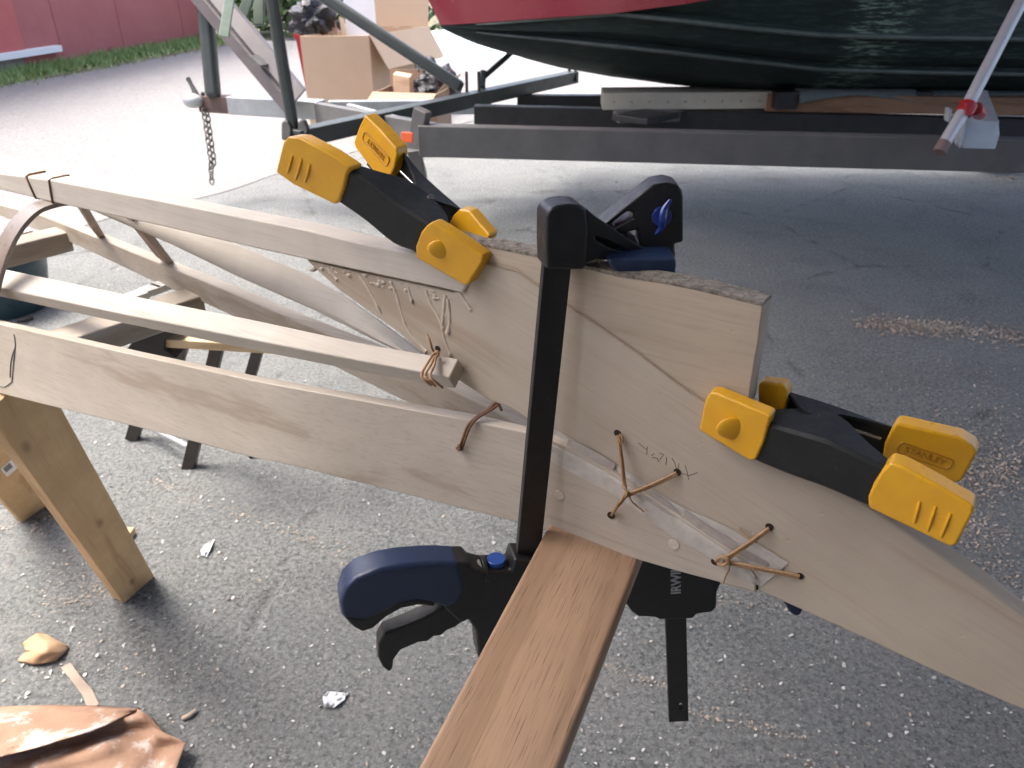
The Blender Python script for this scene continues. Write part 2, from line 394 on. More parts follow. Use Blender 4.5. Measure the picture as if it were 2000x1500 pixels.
for ln in ([(903, 868, -.004), (912, 846, -.006), (921, 824, -.005), (934, 812, .001), (952, 803, .010), (963, 790, .018)], [(908, 868, -.004), (917, 846, -.006), (926, 825, -.005), (936, 814, .0), (955, 806, .010), (968, 795, .018)],
           [(945, 806, .008), (955, 798, .012), (962, 806, .013), (966, 815, .013)], [(895, 872, -.003), (905, 872, -.007), (905, 862, -.007), (899, 870, -.005)]):
    mb.tube(smooth_pts([gpoint(*p) for p in ln], 4), 0.0014, 7)
mb.build('lashing', SINEWD, kayak, angle=80)
mb = MB()
for ln in ([(848, 690, -.020), (836, 708, -.036), (823, 733, -.052), (833, 745, -.053), (842, 752, -.045)], [(850, 692, -.021), (842, 712, -.037), (830, 734, -.053), (842, 746, -.053), (850, 754, -.045)],
           [(852, 692, -.021), (848, 714, -.037), (840, 735, -.053), (852, 747, -.052), (864, 757, -.045)], [(853, 688, -.018), (845, 684, -.020), (840, 668, -.022), (833, 653, -.018)],
           [(846, 692, -.024), (854, 686, -.026), (856, 694, -.026), (848, 697, -.026)]):
    mb.tube(smooth_pts([S(*p) for p in ln], 4), 0.0012, 7)
mb.build('lashing', SINEW, kayak, angle=80)
mb = MB()
for x, y, off, r in ((1206, 846, -.0092, .0032), (1323, 922, -.0092, .0032), (1503, 1029, -.0092, .0032), (1563, 1125, -.0092, .0030), (855, 681, -.0092, .0030), (1474, 1146, -.0092, .0030)):
    MB().disc(S(x, y, off), -SN, r, 0.0004, 14).build('lashing_hole', HOLE, kayak)
mb = MB()
def gfront(x, y):
    """front face of the gunwale"""
    f = max(0.0, min(1.0, (1060 - x) / 600)); a = lerp_tab(gt, x)[0]; b = lerp_tab(gb, x)[0]
    return -0.016 * f * max(0, min(1, (y - a) / max(1, b - a)))
for x, y, r in ((1194, 1006, .0036), (1397, 1096, .0034), (901, 873, .0028)):
    MB().disc(gpoint(x, y, gfront(x, y) - 0.0004), -GN, r, 0.0005, 14).build('lashing_hole', HOLE, kayak)
DOW = mk('dowel_end_grain', (0.62, 0.55, 0.47), (0.5, 0.43, 0.36), 300, 0.6)
for x, y, r in ((1093, 966, .0046), (1316, 1062, .0048)):
    MB().disc(gpoint(x, y, gfront(x, y) - 0.0003), -GN, r, 0.0006, 20).build('dowel_end', DOW, kayak)

# masking tape along the seam between stem and gunwale
top = [(1040, 815), (1080, 836), (1161, 882), (1238, 930), (1315, 981), (1413, 1026), (1480, 1062), (1540, 1100)]
bot = [(1036, 880), (1076, 900), (1140, 934), (1210, 972), (1315, 1046), (1392, 1090), (1440, 1122), (1486, 1146)]
A_ = smooth_pts([(x, y, 0) for x, y in top], 5); B_ = smooth_pts([(x, y, 0) for x, y in bot], 5); secs = []
for i, (a, b) in enumerate(zip(A_, B_)):
    row = []
    for j in range(13):
        f = j / 12; p = a.lerp(b, f); x, y = p.x, p.y
        q_ = (y - lerp_tab(gt, min(x, 1476))[0] + 8) / 16; q_ = max(0.0, min(1.0, q_))
        sx = S(x, y, -TH - 0.0011).lerp(gpoint(min(x, 1476), y, -0.0010) if x <= 1476 else S(x, y, -TH - 0.0011), q_)
        row.append(sx - SN * (0.0006 * mn.noise(V((x * 0.03, y * 0.03, 1)))))
    secs.append(row)
MB().loft(secs, closed=False).build('masking_tape', TAPE, kayak, angle=60)
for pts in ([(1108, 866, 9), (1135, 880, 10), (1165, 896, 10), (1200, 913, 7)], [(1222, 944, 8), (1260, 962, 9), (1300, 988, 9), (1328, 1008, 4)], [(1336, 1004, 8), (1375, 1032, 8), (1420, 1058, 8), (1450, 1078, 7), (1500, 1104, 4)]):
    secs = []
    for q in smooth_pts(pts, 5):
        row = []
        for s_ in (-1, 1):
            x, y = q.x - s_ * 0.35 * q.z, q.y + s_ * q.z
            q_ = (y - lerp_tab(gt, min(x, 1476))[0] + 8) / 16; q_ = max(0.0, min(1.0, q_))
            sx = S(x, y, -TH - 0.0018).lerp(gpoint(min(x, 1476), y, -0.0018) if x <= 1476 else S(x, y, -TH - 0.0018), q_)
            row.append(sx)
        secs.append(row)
    MB().loft(secs, closed=False).build('tape_gap_shade', TAPED, kayak)  # dark strips paint the shade of the gap showing through the tape
mb = MB(); mb.prism([S(x, y, -.0105) for x, y in ((1432, 1098), (1480, 1118), (1470, 1158), (1410, 1142))], SN * 0.0005); mb.build('masking_tape', TAPE, kayak)

# dried glue squeezed out below the keel
mb = MB()
for ln in ([(702, 536), (716, 556), (730, 580), (746, 612)], [(764, 548), (776, 575), (790, 625), (806, 655), (834, 686)], [(798, 560), (806, 585), (809, 588)], [(834, 566), (842, 590), (860, 622), (868, 640)],
           [(872, 575), (868, 605), (866, 640), (872, 668), (883, 695)], [(898, 570), (912, 590), (922, 604)], [(742, 545), (750, 560)], [(640, 523), (660, 546)], [(876, 582), (880, 620), (876, 650)]):
    pp = smooth_pts([S(x, y, -TH + 0.0014) for x, y in ln], 5); n_ = len(pp)
    mb.tube(pp, [0.0025 * (0.75 + 0.5 * random.random()) * (1.25 if i > n_ * 0.8 else 1) for i in range(n_)], 7)
for i in range(46):
    f = random.random(); x = 606 + 305 * f; y = 512 + 68 * f + random.random() ** 2 * 15
    mb.ball(S(x, y, -TH + 0.0009), 0.0011 + 0.0014 * random.random() ** 2, 5, 0.5, (1.9, 1, 1))
mb.build('dried_glue', GLUE, kayak, angle=80)
pp = [S(x, y, -TH - 0.0001) for x, y in ((950, 515), (978, 521), (1011, 530), (1061, 565), (1113, 597), (1180, 644), (1249, 692), (1318, 745), (1395, 797))]
MB().tube(pp, 0.0007, 6).build('glue_seam_shade', mk('dark_seam_shade', (0.29, 0.21, 0.15), (0.36, 0.27, 0.20), 120, 0.7), kayak, angle=80)  # glue seam drawn dark, standing in for the soft shadow of the recess
# pencil letters on the stem
mb = MB()
for ln in ([(1247, 865), (1262, 878)], [(1264, 872), (1263, 888)], [(1274, 893), (1284, 895), (1286, 902)], [(1288, 885), (1296, 887), (1288, 898)], [(1301, 892), (1302, 898), (1300, 908)], [(1312, 895), (1318, 904), (1321, 915)],
           [(1326, 905), (1324, 918)], [(1338, 909), (1342, 922), (1345, 937)], [(1331, 924), (1345, 929), (1362, 923)], [(1272, 890), (1278, 886)]):
    mb.tube([S(x, y, -TH - 0.00005) for x, y in ln], 0.00028, 5)
mb.build('pencil_writing', PENCIL, kayak)

mb = MB()
for ln in ([(30, 652), (36, 672), (38, 700), (41, 738)], [(41, 738), (28, 747), (10, 742), (-20, 738)], [(36, 676), (33, 700), (36, 730)]):
    mb.tube(smooth_pts([gpoint(x, y, gfront(x, y) - 0.0002) for x, y in ln], 4), 0.0007, 5)
mb.build('pen_mark', mk('green_black_ink', (0.06, 0.085, 0.08), (0.12, 0.14, 0.13), 60, 0.7), kayak)

# ------------------------------------------------------------------ offcut board clamped behind the stem
sb = thing('offcut_board', 'short sawn pine board with rough grey top edge, clamped edge to edge above the stem', 'board', S(1250, 700, 0.0))
bp_ = [(876, 466), (944, 480), (1048, 501), (1150, 525), (1207, 539), (1300, 553), (1373, 568), (1490, 597), (1488, 612), (1484, 640), (1481, 668), (1475, 700), (1470, 730), (1466, 752), (1462, 785), (1440, 850), (1200, 760), (1000, 600), (900, 520)]
B0 = -TH + 0.0012
MB().prism([S(x, y, B0) for x, y in bp_], SN * 0.0185).build('board', W['scrap'], sb, 0.001)
secs = []
for x, y in bp_[:8]:
    a = S(x, y, B0 - 0.0003); up = V((0, 0, 0.0022 + 0.0012 * mn.noise(V((x * .02, 1, 2)))))
    secs.append([a + V((0, 0, -.001)), a + up, a + up + SN * 0.0192, a + SN * 0.0192 + V((0, 0, -.001))])
MB().loft(secs).build('bark_edge', W['grey_edge'], sb, 0.0008)

# ------------------------------------------------------------------ spring clamps
def text_mesh(txt, size, name, m, parent, origin, xdir, ydir, ext=0.0006, bold=0.0):
    cu = bpy.data.curves.new(name, 'FONT'); cu.body = txt; cu.size = size; cu.extrude = ext; cu.align_x = 'CENTER'; cu.align_y = 'CENTER'; cu.offset = bold; cu.resolution_u = 3
    ob = bpy.data.objects.new(name + '_curve', cu); COL.objects.link(ob)
    dg = bpy.context.evaluated_depsgraph_get(); dg.update()
    me = bpy.data.meshes.new_from_object(ob.evaluated_get(dg)); bpy.data.objects.remove(ob); bpy.data.curves.remove(cu)
    xd = V(xdir).normalized(); zd = xd.cross(V(ydir)).normalized(); yd = zd.cross(xd)
    mb = MB(); mb.add([origin + xd * v.co.x + yd * v.co.y + zd * v.co.z for v in me.vertices], [tuple(p.vertices) for p in me.polygons])
    return mb.build(name, m, parent, smooth=False)

def spring_clamp(label, near_arm, far_arm, pads, offs, pivot, badge, ridges, oval):
    """arms: rows (top px, bottom px); offs: (jaw, pivot, handle) distance from the hull plane for near then far arm"""
    root = thing('spring_clamp', label, 'clamp', S(pivot[0], pivot[1], 0.008), 'spring clamps on the stem')
    def ofun(which, x, y):
        jx, jy = pads['near_jaw_c']; hx, hy = pads['near_handle_c']
        if which: jx, jy = pads['far_jaw_c']; hx, hy = pads['far_handle_c']
        L = V((hx - jx, hy - jy)); s = V((x - jx, y - jy)).dot(L) / L.length_squared
        o = offs[which]
        return o[0] + (o[1] - o[0]) * s / 0.5 if s < 0.5 else o[1] + (o[2] - o[1]) * (s - 0.5) / 0.5
    for which, rows in ((0, near_arm), (1, far_arm)):
        sg = 1 if which == 0 else -1; secs = []
        n = len(rows)
        for i, (a, b) in enumerate(rows):
            f = i / (n - 1); dep = 0.006 + 0.031 * max(0.0, min(1.0, (f - 0.08) / 0.22, (0.92 - f) / 0.30)) if which == 0 else 0.004 + 0.022 * max(0.0, min(1.0, (f - 0.22) / 0.2, (0.66 - f) / 0.2))
            A = S(*a, ofun(which, *a)); B = S(*b, ofun(which, *b))
            secs.append([B + SN * (sg * dep), B + SN * (sg * 0.002), B + (A - B) * 0.06, B + (A - B) * 0.94, A + SN * (sg * 0.002), A + SN * (sg * dep)])
        # smooth along the arm
        cols = [smooth_pts([q[j] for q in secs], 4) for j in range(6)]
        MB().loft([[c[i] for c in cols] for i in range(len(cols[0]))], closed=False).build('arm', BLK, root, 0.0006, 2, angle=50, solid=0.0024)
    for which, key, nm, th in ((0, 'near_jaw', 'jaw_pad', 0.013), (1, 'far_jaw', 'jaw_pad', 0.013), (0, 'near_handle', 'handle_grip', 0.016), (1, 'far_handle', 'handle_grip', 0.016)):
        sg = 1 if which == 0 else -1
        ol = pads[key]
        lift = pads.get(key + '_lift', 0.004)
        fr = [S(x, y, ofun(which, x, y) - sg * lift) for x, y in ol]
        if which == 1 and key.endswith('handle'): fr = [S(x, y, ofun(which, x, y) - th + 0.003) for x, y in ol]; sg = 1
        if which == 1 and key.endswith('jaw'): fr = [S(x, y, ofun(which, x, y) - 0.010) for x, y in ol]; sg = 1
        g = MB().prism(fr, SN * (sg * th)).build(nm, YEL, root, 0.0022, 3, angle=40)
        if key == 'far_handle':
            (cx, cy), (ex, ey), h = badge
            c = S(cx, cy, ofun(1, cx, cy) - th + 0.0026); e = S(ex, ey, ofun(1, ex, ey) - th + 0.0026)
            xd = (e - c).normalized(); hl = (e - c).length; zd = -SN; yd = zd.cross(xd).normalized()
            hh = h; ring_o = [(-hl * 1.0, -hh * .5), (-hl * .9, -hh), (hl * .9, -hh), (hl, -hh * .5), (hl, hh * .5), (hl * .9, hh), (-hl * .9, hh), (-hl, hh * .5)]
            ptsw = [c + xd * a + yd * b for a, b in ring_o]; mb = MB()
            for i in range(8): mb.tube([ptsw[i], ptsw[(i + 1) % 8]], 0.0006, 5)
            mb.build('badge_frame', YELD, g)
            text_mesh('STANLEY', hh * 1.45, 'maker_name', YELD, g, c, xd, yd, 0.0005, 0.0)
        if key == 'near_handle':
            mb = MB()
            for (x0, y0), (x1, y1) in ridges:
                mb.tube(smooth_pts([S(x0, y0, ofun(0, x0, y0) - lift + .0004), S((x0 + x1) / 2, (y0 + y1) / 2, ofun(0, (x0 + x1) / 2, (y0 + y1) / 2) - lift - .0006), S(x1, y1, ofun(0, x1, y1) - lift + .0004)], 4), 0.0012, 8)
            mb.build('grip_rib', YEL, g, angle=80)
        if key == 'near_jaw' and oval:
            x, y, r_ = oval
            mb = MB().ball(S(x, y, ofun(0, x, y) - lift + 0.0004), r_, 10, 0, (2.0, 0.42, 1.35)); mb.build('thumb_bump', YEL, g, angle=80)
    # pivot pin with its torsion spring
    (px, py) = pivot; (qx, qy) = pads['pin_to']
    a = S(px, py, 0.008); b = S(qx, qy, 0.008); ax = (a - b).normalized()
    MB().tube([a + ax * 0.004, b - ax * 0.004], 0.0032, 12).build('pivot_pin', CHROME, root, angle=50)
    u = (SN - ax * SN.dot(ax)).normalized(); w = ax.cross(u); hel = []
    for i in range(70):
        t = i / 69; th_ = t * 5 * 2 * math.pi; hel.append(b + (a - b) * (0.15 + 0.7 * t) + (u * math.cos(th_) + w * math.sin(th_)) * 0.0075)
    hx, hy = pads['far_handle_c']; nx, ny = pads['near_handle_c']
    e1 = S(px * .45 + hx * .55, py * .45 + hy * .55, offs[1][2] * 0.75 - .004); e0 = S(px * .5 + nx * .5, py * .5 + ny * .5, offs[0][2] * 0.7)
    MB().tube([e0] + hel + [e1], 0.0013, 7).build('torsion_spring', CHROME, root, angle=80)
    return root

spring_clamp('black spring clamp with yellow tips and raised handles, gripping the keel end',
    near_arm=[((862, 452), (822, 506)), ((840, 438), (806, 489)), ((787, 406), (768, 474)), ((740, 372), (715, 431)), ((700, 342), (674, 402)), ((650, 315), (632, 375))],
    far_arm=[((922, 424), (885, 470)), ((900, 407), (868, 458)), ((857, 370), (825, 428)), ((820, 335), (786, 392)), ((792, 300), (760, 360)), ((760, 262), (722, 318))],
    pads={'near_jaw': [(822, 453), (832, 441), (843, 433), (862, 444), (905, 472), (944, 500), (941, 514), (914, 556), (907, 558), (812, 504), (811, 482)],
          'far_jaw': [(876, 437), (884, 421), (897, 408), (916, 411), (957, 459), (950, 476), (920, 480), (890, 460)],
          'near_handle': [(552, 278), (561, 267), (582, 268), (640, 298), (684, 327), (676, 342), (672, 362), (662, 392), (653, 400), (572, 361), (538, 337), (539, 330)],
          'far_handle': [(712, 223), (742, 252), (774, 289), (776, 302), (769, 330), (755, 356), (749, 359), (722, 327), (694, 290), (690, 278), (700, 250)],
          'near_jaw_c': (878, 495), 'near_handle_c': (612, 330), 'far_jaw_c': (915, 440), 'far_handle_c': (738, 290), 'pin_to': (800, 442)},
    offs=((-0.020, -0.030, -0.042), (0.022, 0.038, 0.050)), pivot=(838, 390), badge=((734, 291), (710, 264), 0.0048),
    ridges=(((572, 303), (562, 337)), ((590, 310), (578, 350)), ((606, 320), (596, 355))), oval=(862, 486, 0.006))
spring_clamp('dusty black spring clamp with yellow tips, lying along the stem and biting the board corner',
    near_arm=[((1470, 815), (1440, 880)), ((1500, 828), (1478, 899)), ((1560, 846), (1540, 925)), ((1615, 862), (1612, 951)), ((1685, 894), (1680, 980)), ((1760, 930), (1745, 1005))],
    far_arm=[((1510, 756), (1490, 830)), ((1542, 766), (1525, 845)), ((1595, 782), (1580, 865)), ((1650, 800), (1636, 890)), ((1715, 824), (1700, 895)), ((1790, 848), (1775, 915))],
    pads={'near_jaw': [(1376, 784), (1386, 766), (1400, 768), (1506, 812), (1500, 834), (1492, 864), (1476, 899), (1465, 902), (1364, 841)],
          'far_jaw': [(1480, 752), (1486, 746), (1531, 752), (1538, 766), (1534, 796), (1521, 830), (1480, 835)],
          'near_handle': [(1737, 904), (1760, 910), (1830, 948), (1902, 990), (1901, 1002), (1868, 1065), (1857, 1070), (1696, 993), (1695, 972), (1706, 945), (1722, 920)],
          'far_handle': [(1749, 828), (1760, 829), (1874, 855), (1901, 871), (1909, 884), (1878, 940), (1866, 944), (1800, 938), (1722, 900), (1727, 868), (1737, 846)],
          'near_jaw_c': (1435, 835), 'near_handle_c': (1798, 985), 'far_jaw_c': (1510, 790), 'far_handle_c': (1815, 885), 'pin_to': (1590, 860)},
    offs=((-0.019, -0.024, -0.028), (0.024, 0.036, 0.046)), pivot=(1604, 822), badge=((1806, 890), (1858, 908), 0.0046),
    ridges=(((1797, 978), (1786, 1020)), ((1828, 988), (1812, 1036)), ((1857, 1002), (1838, 1048))), oval=(1436, 836, 0.007))

# ------------------------------------------------------------------ bar clamps
# near clamp: its plane turned a little so the left edge of the head shows
CE = V((0.966, 0.259, 0)); CN = V((-0.259, 0.966, 0)); CB = V((0.030, 0.556, 1.0))
def C1(px, py, off=0.0): return PL(px, py, CB + CN * off, CN)
bc = thing('bar_clamp', 'black bar clamp with navy pistol grip and long bar, nearest to the camera', 'clamp', C1(1040, 1100), 'bar clamps squeezing board and plank')
MB().prism([C1(x, y, -0.0035) for x, y in ((1067, 470), (1122, 470), (1058, 1066), (1023, 1400), (970, 1400), (1010, 1085))], CN * 0.0075).build('bar', BAR, bc, 0.001)
hd = [(1067, 528), (1066, 470), (1067, 424), (1074, 410), (1090, 402), (1112, 399), (1133, 400), (1146, 408), (1150, 450), (1147, 507), (1145, 525), (1138, 528)]
MB().prism([C1(x, y, -0.012) for x, y in hd], CN * 0.026).build('head', BLKP, bc, 0.003, 3)
arm = [(1128, 400), (1146, 408), (1166, 425), (1230, 468), (1279, 497), (1291, 506), (1290, 512), (1230, 512), (1165, 507), (1128, 520)]
slot = [(1162, 460), (1190, 470), (1230, 490), (1229, 495), (1194, 486), (1164, 470)]
MB().prism([C1(x, y, -0.004) for x, y in arm], CN * 0.008, [[C1(x, y, -0.004) for x, y in slot]]).build('jaw_arm', BLKP, bc, 0.0012, 2)
pad = [(1186, 507), (1321, 504), (1322, 520), (1318, 543), (1238, 541), (1210, 536), (1190, 522)]
MB().prism([Y(x, y, 0.549) for x, y in pad], V((0, 0.032, 0))).build('jaw_pad', NAVY, bc, 0.003, 3)
grip = [(897, 1101), (860, 1100), (824, 1101), (780, 1105), (740, 1112), (694, 1129), (672, 1150), (662, 1178), (666, 1203), (684, 1224), (708, 1232), (729, 1224), (750, 1203), (782, 1186), (817, 1179), (852, 1183), (872, 1190), (897, 1180), (910, 1150)]
MB().prism([C1(x, y, -0.013) for x, y in grip], CN * 0.028).build('grip', NAVY, bc, 0.0065, 4)
und = [(672, 1206), (690, 1226), (708, 1236), (730, 1228), (754, 1207), (784, 1190), (817, 1183), (850, 1187), (850, 1178), (817, 1171), (776, 1178), (740, 1198), (712, 1210)]
MB().prism([C1(x, y, -0.0142) for x, y in und], CN * 0.030).build('grip_lining', BLKP, bc, 0.003, 3)
body = [(880, 1101), (912, 1100), (922, 1112), (945, 1118), (998, 1116), (1006, 1093), (1110, 1096), (1095, 1300), (935, 1290), (930, 1236), (915, 1212), (897, 1216), (866, 1188), (872, 1140)]
MB().prism([C1(x, y, -0.0115) for x, y in body], CN * 0.026).build('body', BLKP, bc, 0.003, 3)
trg = [(885, 1178), (866, 1188), (824, 1210), (780, 1228), (750, 1239), (739, 1258), (738, 1286), (747, 1304), (760, 1314), (767, 1308), (769, 1290), (783, 1271), (817, 1256), (836, 1254), (848, 1244), (862, 1243), (874, 1232), (890, 1226), (902, 1217), (915, 1212)]
MB().prism([C1(x, y, -0.008) for x, y in trg], CN * 0.018).build('trigger', BLKP, bc, 0.003, 3)
MB().disc(C1(931, 1118, 0.001), CE, 0.012, 0.004, 24).build('release_plate', mk('zinc_plate', (0.5, 0.5, 0.5), None, 30, 0.35, metal=1.0), bc, 0.0006)
MB().disc(C1(941, 1113, 0.001), CE, 0.0135, 0.004, 24).build('end_disc', BLKP, bc, 0.0006)
MB().tube([C1(969, 1118, 0.001), C1(969, 1104, 0.001), C1(969, 1096, 0.001), C1(969, 1090, 0.001)], [0.0075, 0.0075, 0.009, 0.0088], 20).build('release_button', mk('blue_plastic', (0.012, 0.05, 0.22), None, 30, 0.3), bc, 0.001)

C2Y = 0.588
def C2(px, py, off=0.0): return Y(px, py, C2Y + off)
fc = thing('bar_clamp', 'farther black bar clamp, blue wing screw on its head, bar end right of the plank', 'clamp', C2(1310, 1150), 'bar clamps squeezing board and plank')
bt_ = [(1262, 420), (1316, 420), (1338, 1100), (1341, 1210), (1345, 1409), (1307, 1411), (1300, 1212), (1285, 1000)]
hole = [(1330 + 4.5 * math.cos(a) , 1380 + 7 * math.sin(a)) for a in [i * math.pi / 5 for i in range(10)]]
MB().prism([C2(x, y, -0.0035) for x, y in bt_], V((0, 0.0075, 0)), [[C2(x, y, -0.0035) for x, y in hole]]).build('bar', BAR, fc, 0.0008)
h2 = [(1180, 437), (1220, 404), (1257, 375), (1277, 361), (1304, 356), (1324, 361), (1333, 373), (1335, 384), (1335, 473), (1318, 477), (1317, 502), (1262, 503), (1200, 503), (1130, 498), (1112, 488), (1135, 468)]
ho1 = [(1195, 437), (1226, 413), (1237, 415), (1236, 427), (1199, 446)]
ho2 = [(1220, 457), (1245, 449), (1250, 480), (1234, 470)]
MB().prism([C2(x, y, -0.012) for x, y in h2], V((0, 0.026, 0)), [[C2(x, y, -0.012) for x, y in h] for h in (ho1, ho2)]).build('head', BLKP, fc, 0.003, 3)
BLUE = mk('blue_screw_plastic', (0.012, 0.035, 0.20), None, 30, 0.25, spec=0.6)
mb = MB(); c = C2(1292, 423, -0.0135); mb.disc(c + V((0, .002, 0)), (0, -1, 0), 0.0075, 0.004, 20)
a, b = C2(1311, 389, -0.0165), C2(1280, 458, -0.0165); m_ = (a + b) / 2
mb.tube(smooth_pts([a, a.lerp(m_, .5) + V((-.002, -.001, 0)), m_ + V((-.001, -.003, 0)), b.lerp(m_, .5) + V((.002, -.001, 0)), b], 4), [.0012 + .0022 * math.sin(math.pi * i / 16) for i in range(17)], 8)
mb.build('wing_screw', BLUE, fc, 0.0006, angle=60)
b2 = [(1250, 1060), (1246, 1100), (1242, 1122), (1222, 1168), (1222, 1180), (1232, 1195), (1247, 1206), (1279, 1207), (1288, 1212), (1354, 1210), (1362, 1201), (1392, 1197), (1400, 1188), (1401, 1158), (1408, 1142), (1410, 1060)]
MB().prism([C2(x, y, -0.014) for x, y in b2], V((0, 0.030, 0))).build('body', BLKP, fc, 0.003, 3)
g2 = [(1395, 1080), (1470, 1085), (1530, 1110), (1564, 1150), (1572, 1182), (1566, 1202), (1554, 1206), (1543, 1198), (1528, 1172), (1490, 1145), (1440, 1135), (1395, 1140)]
MB().prism([C2(x, y, -0.013) for x, y in g2], V((0, 0.028, 0))).build('grip', NAVY, fc, 0.006, 3)
c0 = C2(1319, 1146, -0.0143)
text_mesh('IRWIN', 0.0135, 'maker_name', mk('white_print', (0.42, 0.43, 0.43), (0.25, 0.25, 0.25), 200, 0.6), fc, c0 + V((0, 0, 0.010)), V((-0.10, 0, 1)), V((-1, 0, -0.10)), 0.0003, 0.0003)

# ------------------------------------------------------------------ oak plank under the hull
pz = 0.842
q = [G(1068, 1030, pz), G(1252, 1083, pz), G(1090, 1500, pz), G(815, 1500, pz)]
l_ = (q[3] - q[0]); r_ = (q[2] - q[1])
ol = [q[0] - l_ * 0.12, q[1] - r_ * 0.12, q[1] + r_ * 1.9, q[0] + l_ * 1.9]
tag(MB().prism(ol, V((0, 0, -0.021))).build('oak_plank', W['oak'], None, 0.004, 3), 'brown oak plank with open grain, running out from under the hull towards the camera', 'plank')

# ------------------------------------------------------------------ wooden trestle at the left
tr = thing('wooden_trestle', 'trestle of raw two-by-four legs under the left end of the hull', 'trestle', G(150, 1100))
foot = [G(227, 1169), G(245, 1177), G(300, 1128)]
ax = LEGD
def leg(fa, fb, top_c, wdt, thk):
    d = (top_c - (fa + fb) / 2); wv = (fb - fa); wv = wv - d.normalized() * wv.dot(d.normalized()); wv = wv.normalized() * wdt
    nv = d.cross(wv).normalized(); nv = nv if nv.y > 0 else -nv
    base = (fa + fb) / 2; up_ = base + d
    cut = lambda p: p - d * (p.z / d.z)         # foot sawn flat on the ground
    F = [cut(base - wv / 2), cut(base + wv / 2), cut(base + wv / 2 + nv * thk), cut(base - wv / 2 + nv * thk)]
    T = [up_ - wv / 2, up_ + wv / 2, up_ + wv / 2 + nv * thk, up_ - wv / 2 + nv * thk]
    return F, T, d.normalized(), wv.normalized(), nv
F, T, d1, w1, n1 = leg(G(245, 1177), G(300, 1128), P(28, 762, 1.075), 0.089, 0.038)
MB().loft([F, T]).build('leg', W['leg'], tr, 0.003, 3)
F2, T2, d2, w2, n2 = leg(G(48, 1018), G(100, 982), P(-150, 720, 1.30), 0.089, 0.038)
l2 = MB().loft([F2, T2]).build('leg', W['leg'], tr, 0.003, 3)
MB().bar(T[3] + d1 * -0.02, T2[0] + d2 * -0.02, 0.04, 0.09).build('top_rail', W['leg'], tr, 0.003)
cst = PL(16, 916, F2[0], n2) - n2 * 0.0008
q_ = [cst + w2 * a + d2 * b for a, b in ((-.012, -.03), (.018, -.03), (.018, .03), (-.012, .03))]
stk = MB().prism(q_, n2 * 0.0005).build('price_sticker', mk('white_paper', (0.66, 0.66, 0.64), None, 30, 0.6), l2)
q_ = [cst - n2 * 0.0004 + w2 * a + d2 * b for a, b in ((-.008, -.006), (.010, -.006), (.010, .024), (-.008, .024))]
MB().prism(q_, n2 * 0.0003).build('printed_block', mk('sticker_print', (0.07, 0.09, 0.08), (0.2, 0.22, 0.2), 260, 0.6), stk)

# ------------------------------------------------------------------ low folding work stand under the hull
ws = thing('work_stand', 'low black folding work stand with splayed legs and pale wooden jaw, behind the hull', 'work stand', G(310, 880))
BROWN = mk('dark_brown_steel', (0.030, 0.025, 0.022), (0.05, 0.04, 0.035), 30, 0.45)
yb = G(365, 912).y
def WSl(x0, y0, x1, y1, y_, w_):
    return MB().bar(Y(x0, y0, y_) + V((0, 0, 0)), Y(x1, y1, y_ + 0.02), 0.028, w_, up=V((1, 0, 0))).build('leg', BROWN, ws, 0.002)
WSl(368, 916, 428, 664, yb, 0.034); WSl(258, 858, 318, 664, G(258, 858).y, 0.036)
WSl(470, 800, 505, 680, G(470, 800).y, 0.034); WSl(330, 770, 360, 668, G(330, 770).y, 0.034)
MB().tube([Y(272, 824, G(258, 858).y), Y(368, 872, yb)], 0.008, 10).build('brace_rod', mk('grey_rod', (0.3, 0.31, 0.32), None, 30, 0.4), ws, angle=80)
yj = 1.74
jl, jr = Y(322, 662, yj), Y(560, 672, yj)
MB().prism([Y(322, 663, yj), Y(570, 678, yj), Y(570, 694, yj), Y(322, 679, yj)], V((0, 0.07, 0))).build('wooden_jaw', wood('jaw_wood', (1, 0, 0), (0.60, 0.46, 0.28), (0.4, 0.28, 0.15), 0.8), ws, 0.002)
MB().prism([Y(x, y, yj - 0.01) for x, y in ((262, 664), (300, 648), (312, 643), (345, 650), (336, 656), (322, 664), (320, 682), (345, 700), (300, 705), (240, 690))], V((0, 0.09, 0))).build('end_bracket', BLKP, ws, 0.003)
MB().tube([Y(268, 662, yj - .012), Y(285, 653, yj - .012)], 0.006, 8).build('bracket_trim', CHROME, ws, angle=80)
MB().tube([Y(291, 650, yj - .012), Y(308, 644, yj - .012)], 0.006, 8).build('bracket_trim', CHROME, ws, angle=80)

# ------------------------------------------------------------------ teal tub behind the hull
TEAL = mk('dark_teal_plastic', (0.018, 0.045, 0.055), (0.025, 0.055, 0.066), 20, 0.35)
tb_ = thing('tub', 'dark teal plastic tub on the ground, half hidden behind the hull at left edge', 'tub', G(20, 590))
c = G(10, 600); secs = []
for z, r in ((0.002, 0.17), (0.05, 0.18), (0.15, 0.20), (0.21, 0.21), (0.22, 0.22), (0.24, 0.22), (0.24, 0.208), (0.21, 0.20), (0.03, 0.17)):
    secs.append([c + V((r * math.cos(a), r * math.sin(a), z)) for a in [2 * math.pi * i / 32 for i in range(32)]])
MB().loft(secs).build('shell', TEAL, tb_, angle=40)
MB().tube([c + V((0.222 * math.cos(a), 0.222 * math.sin(a), 0.235)) for a in [2 * math.pi * i / 32 for i in range(33)]], 0.008, 8).build('rim', TEAL, tb_, angle=80)

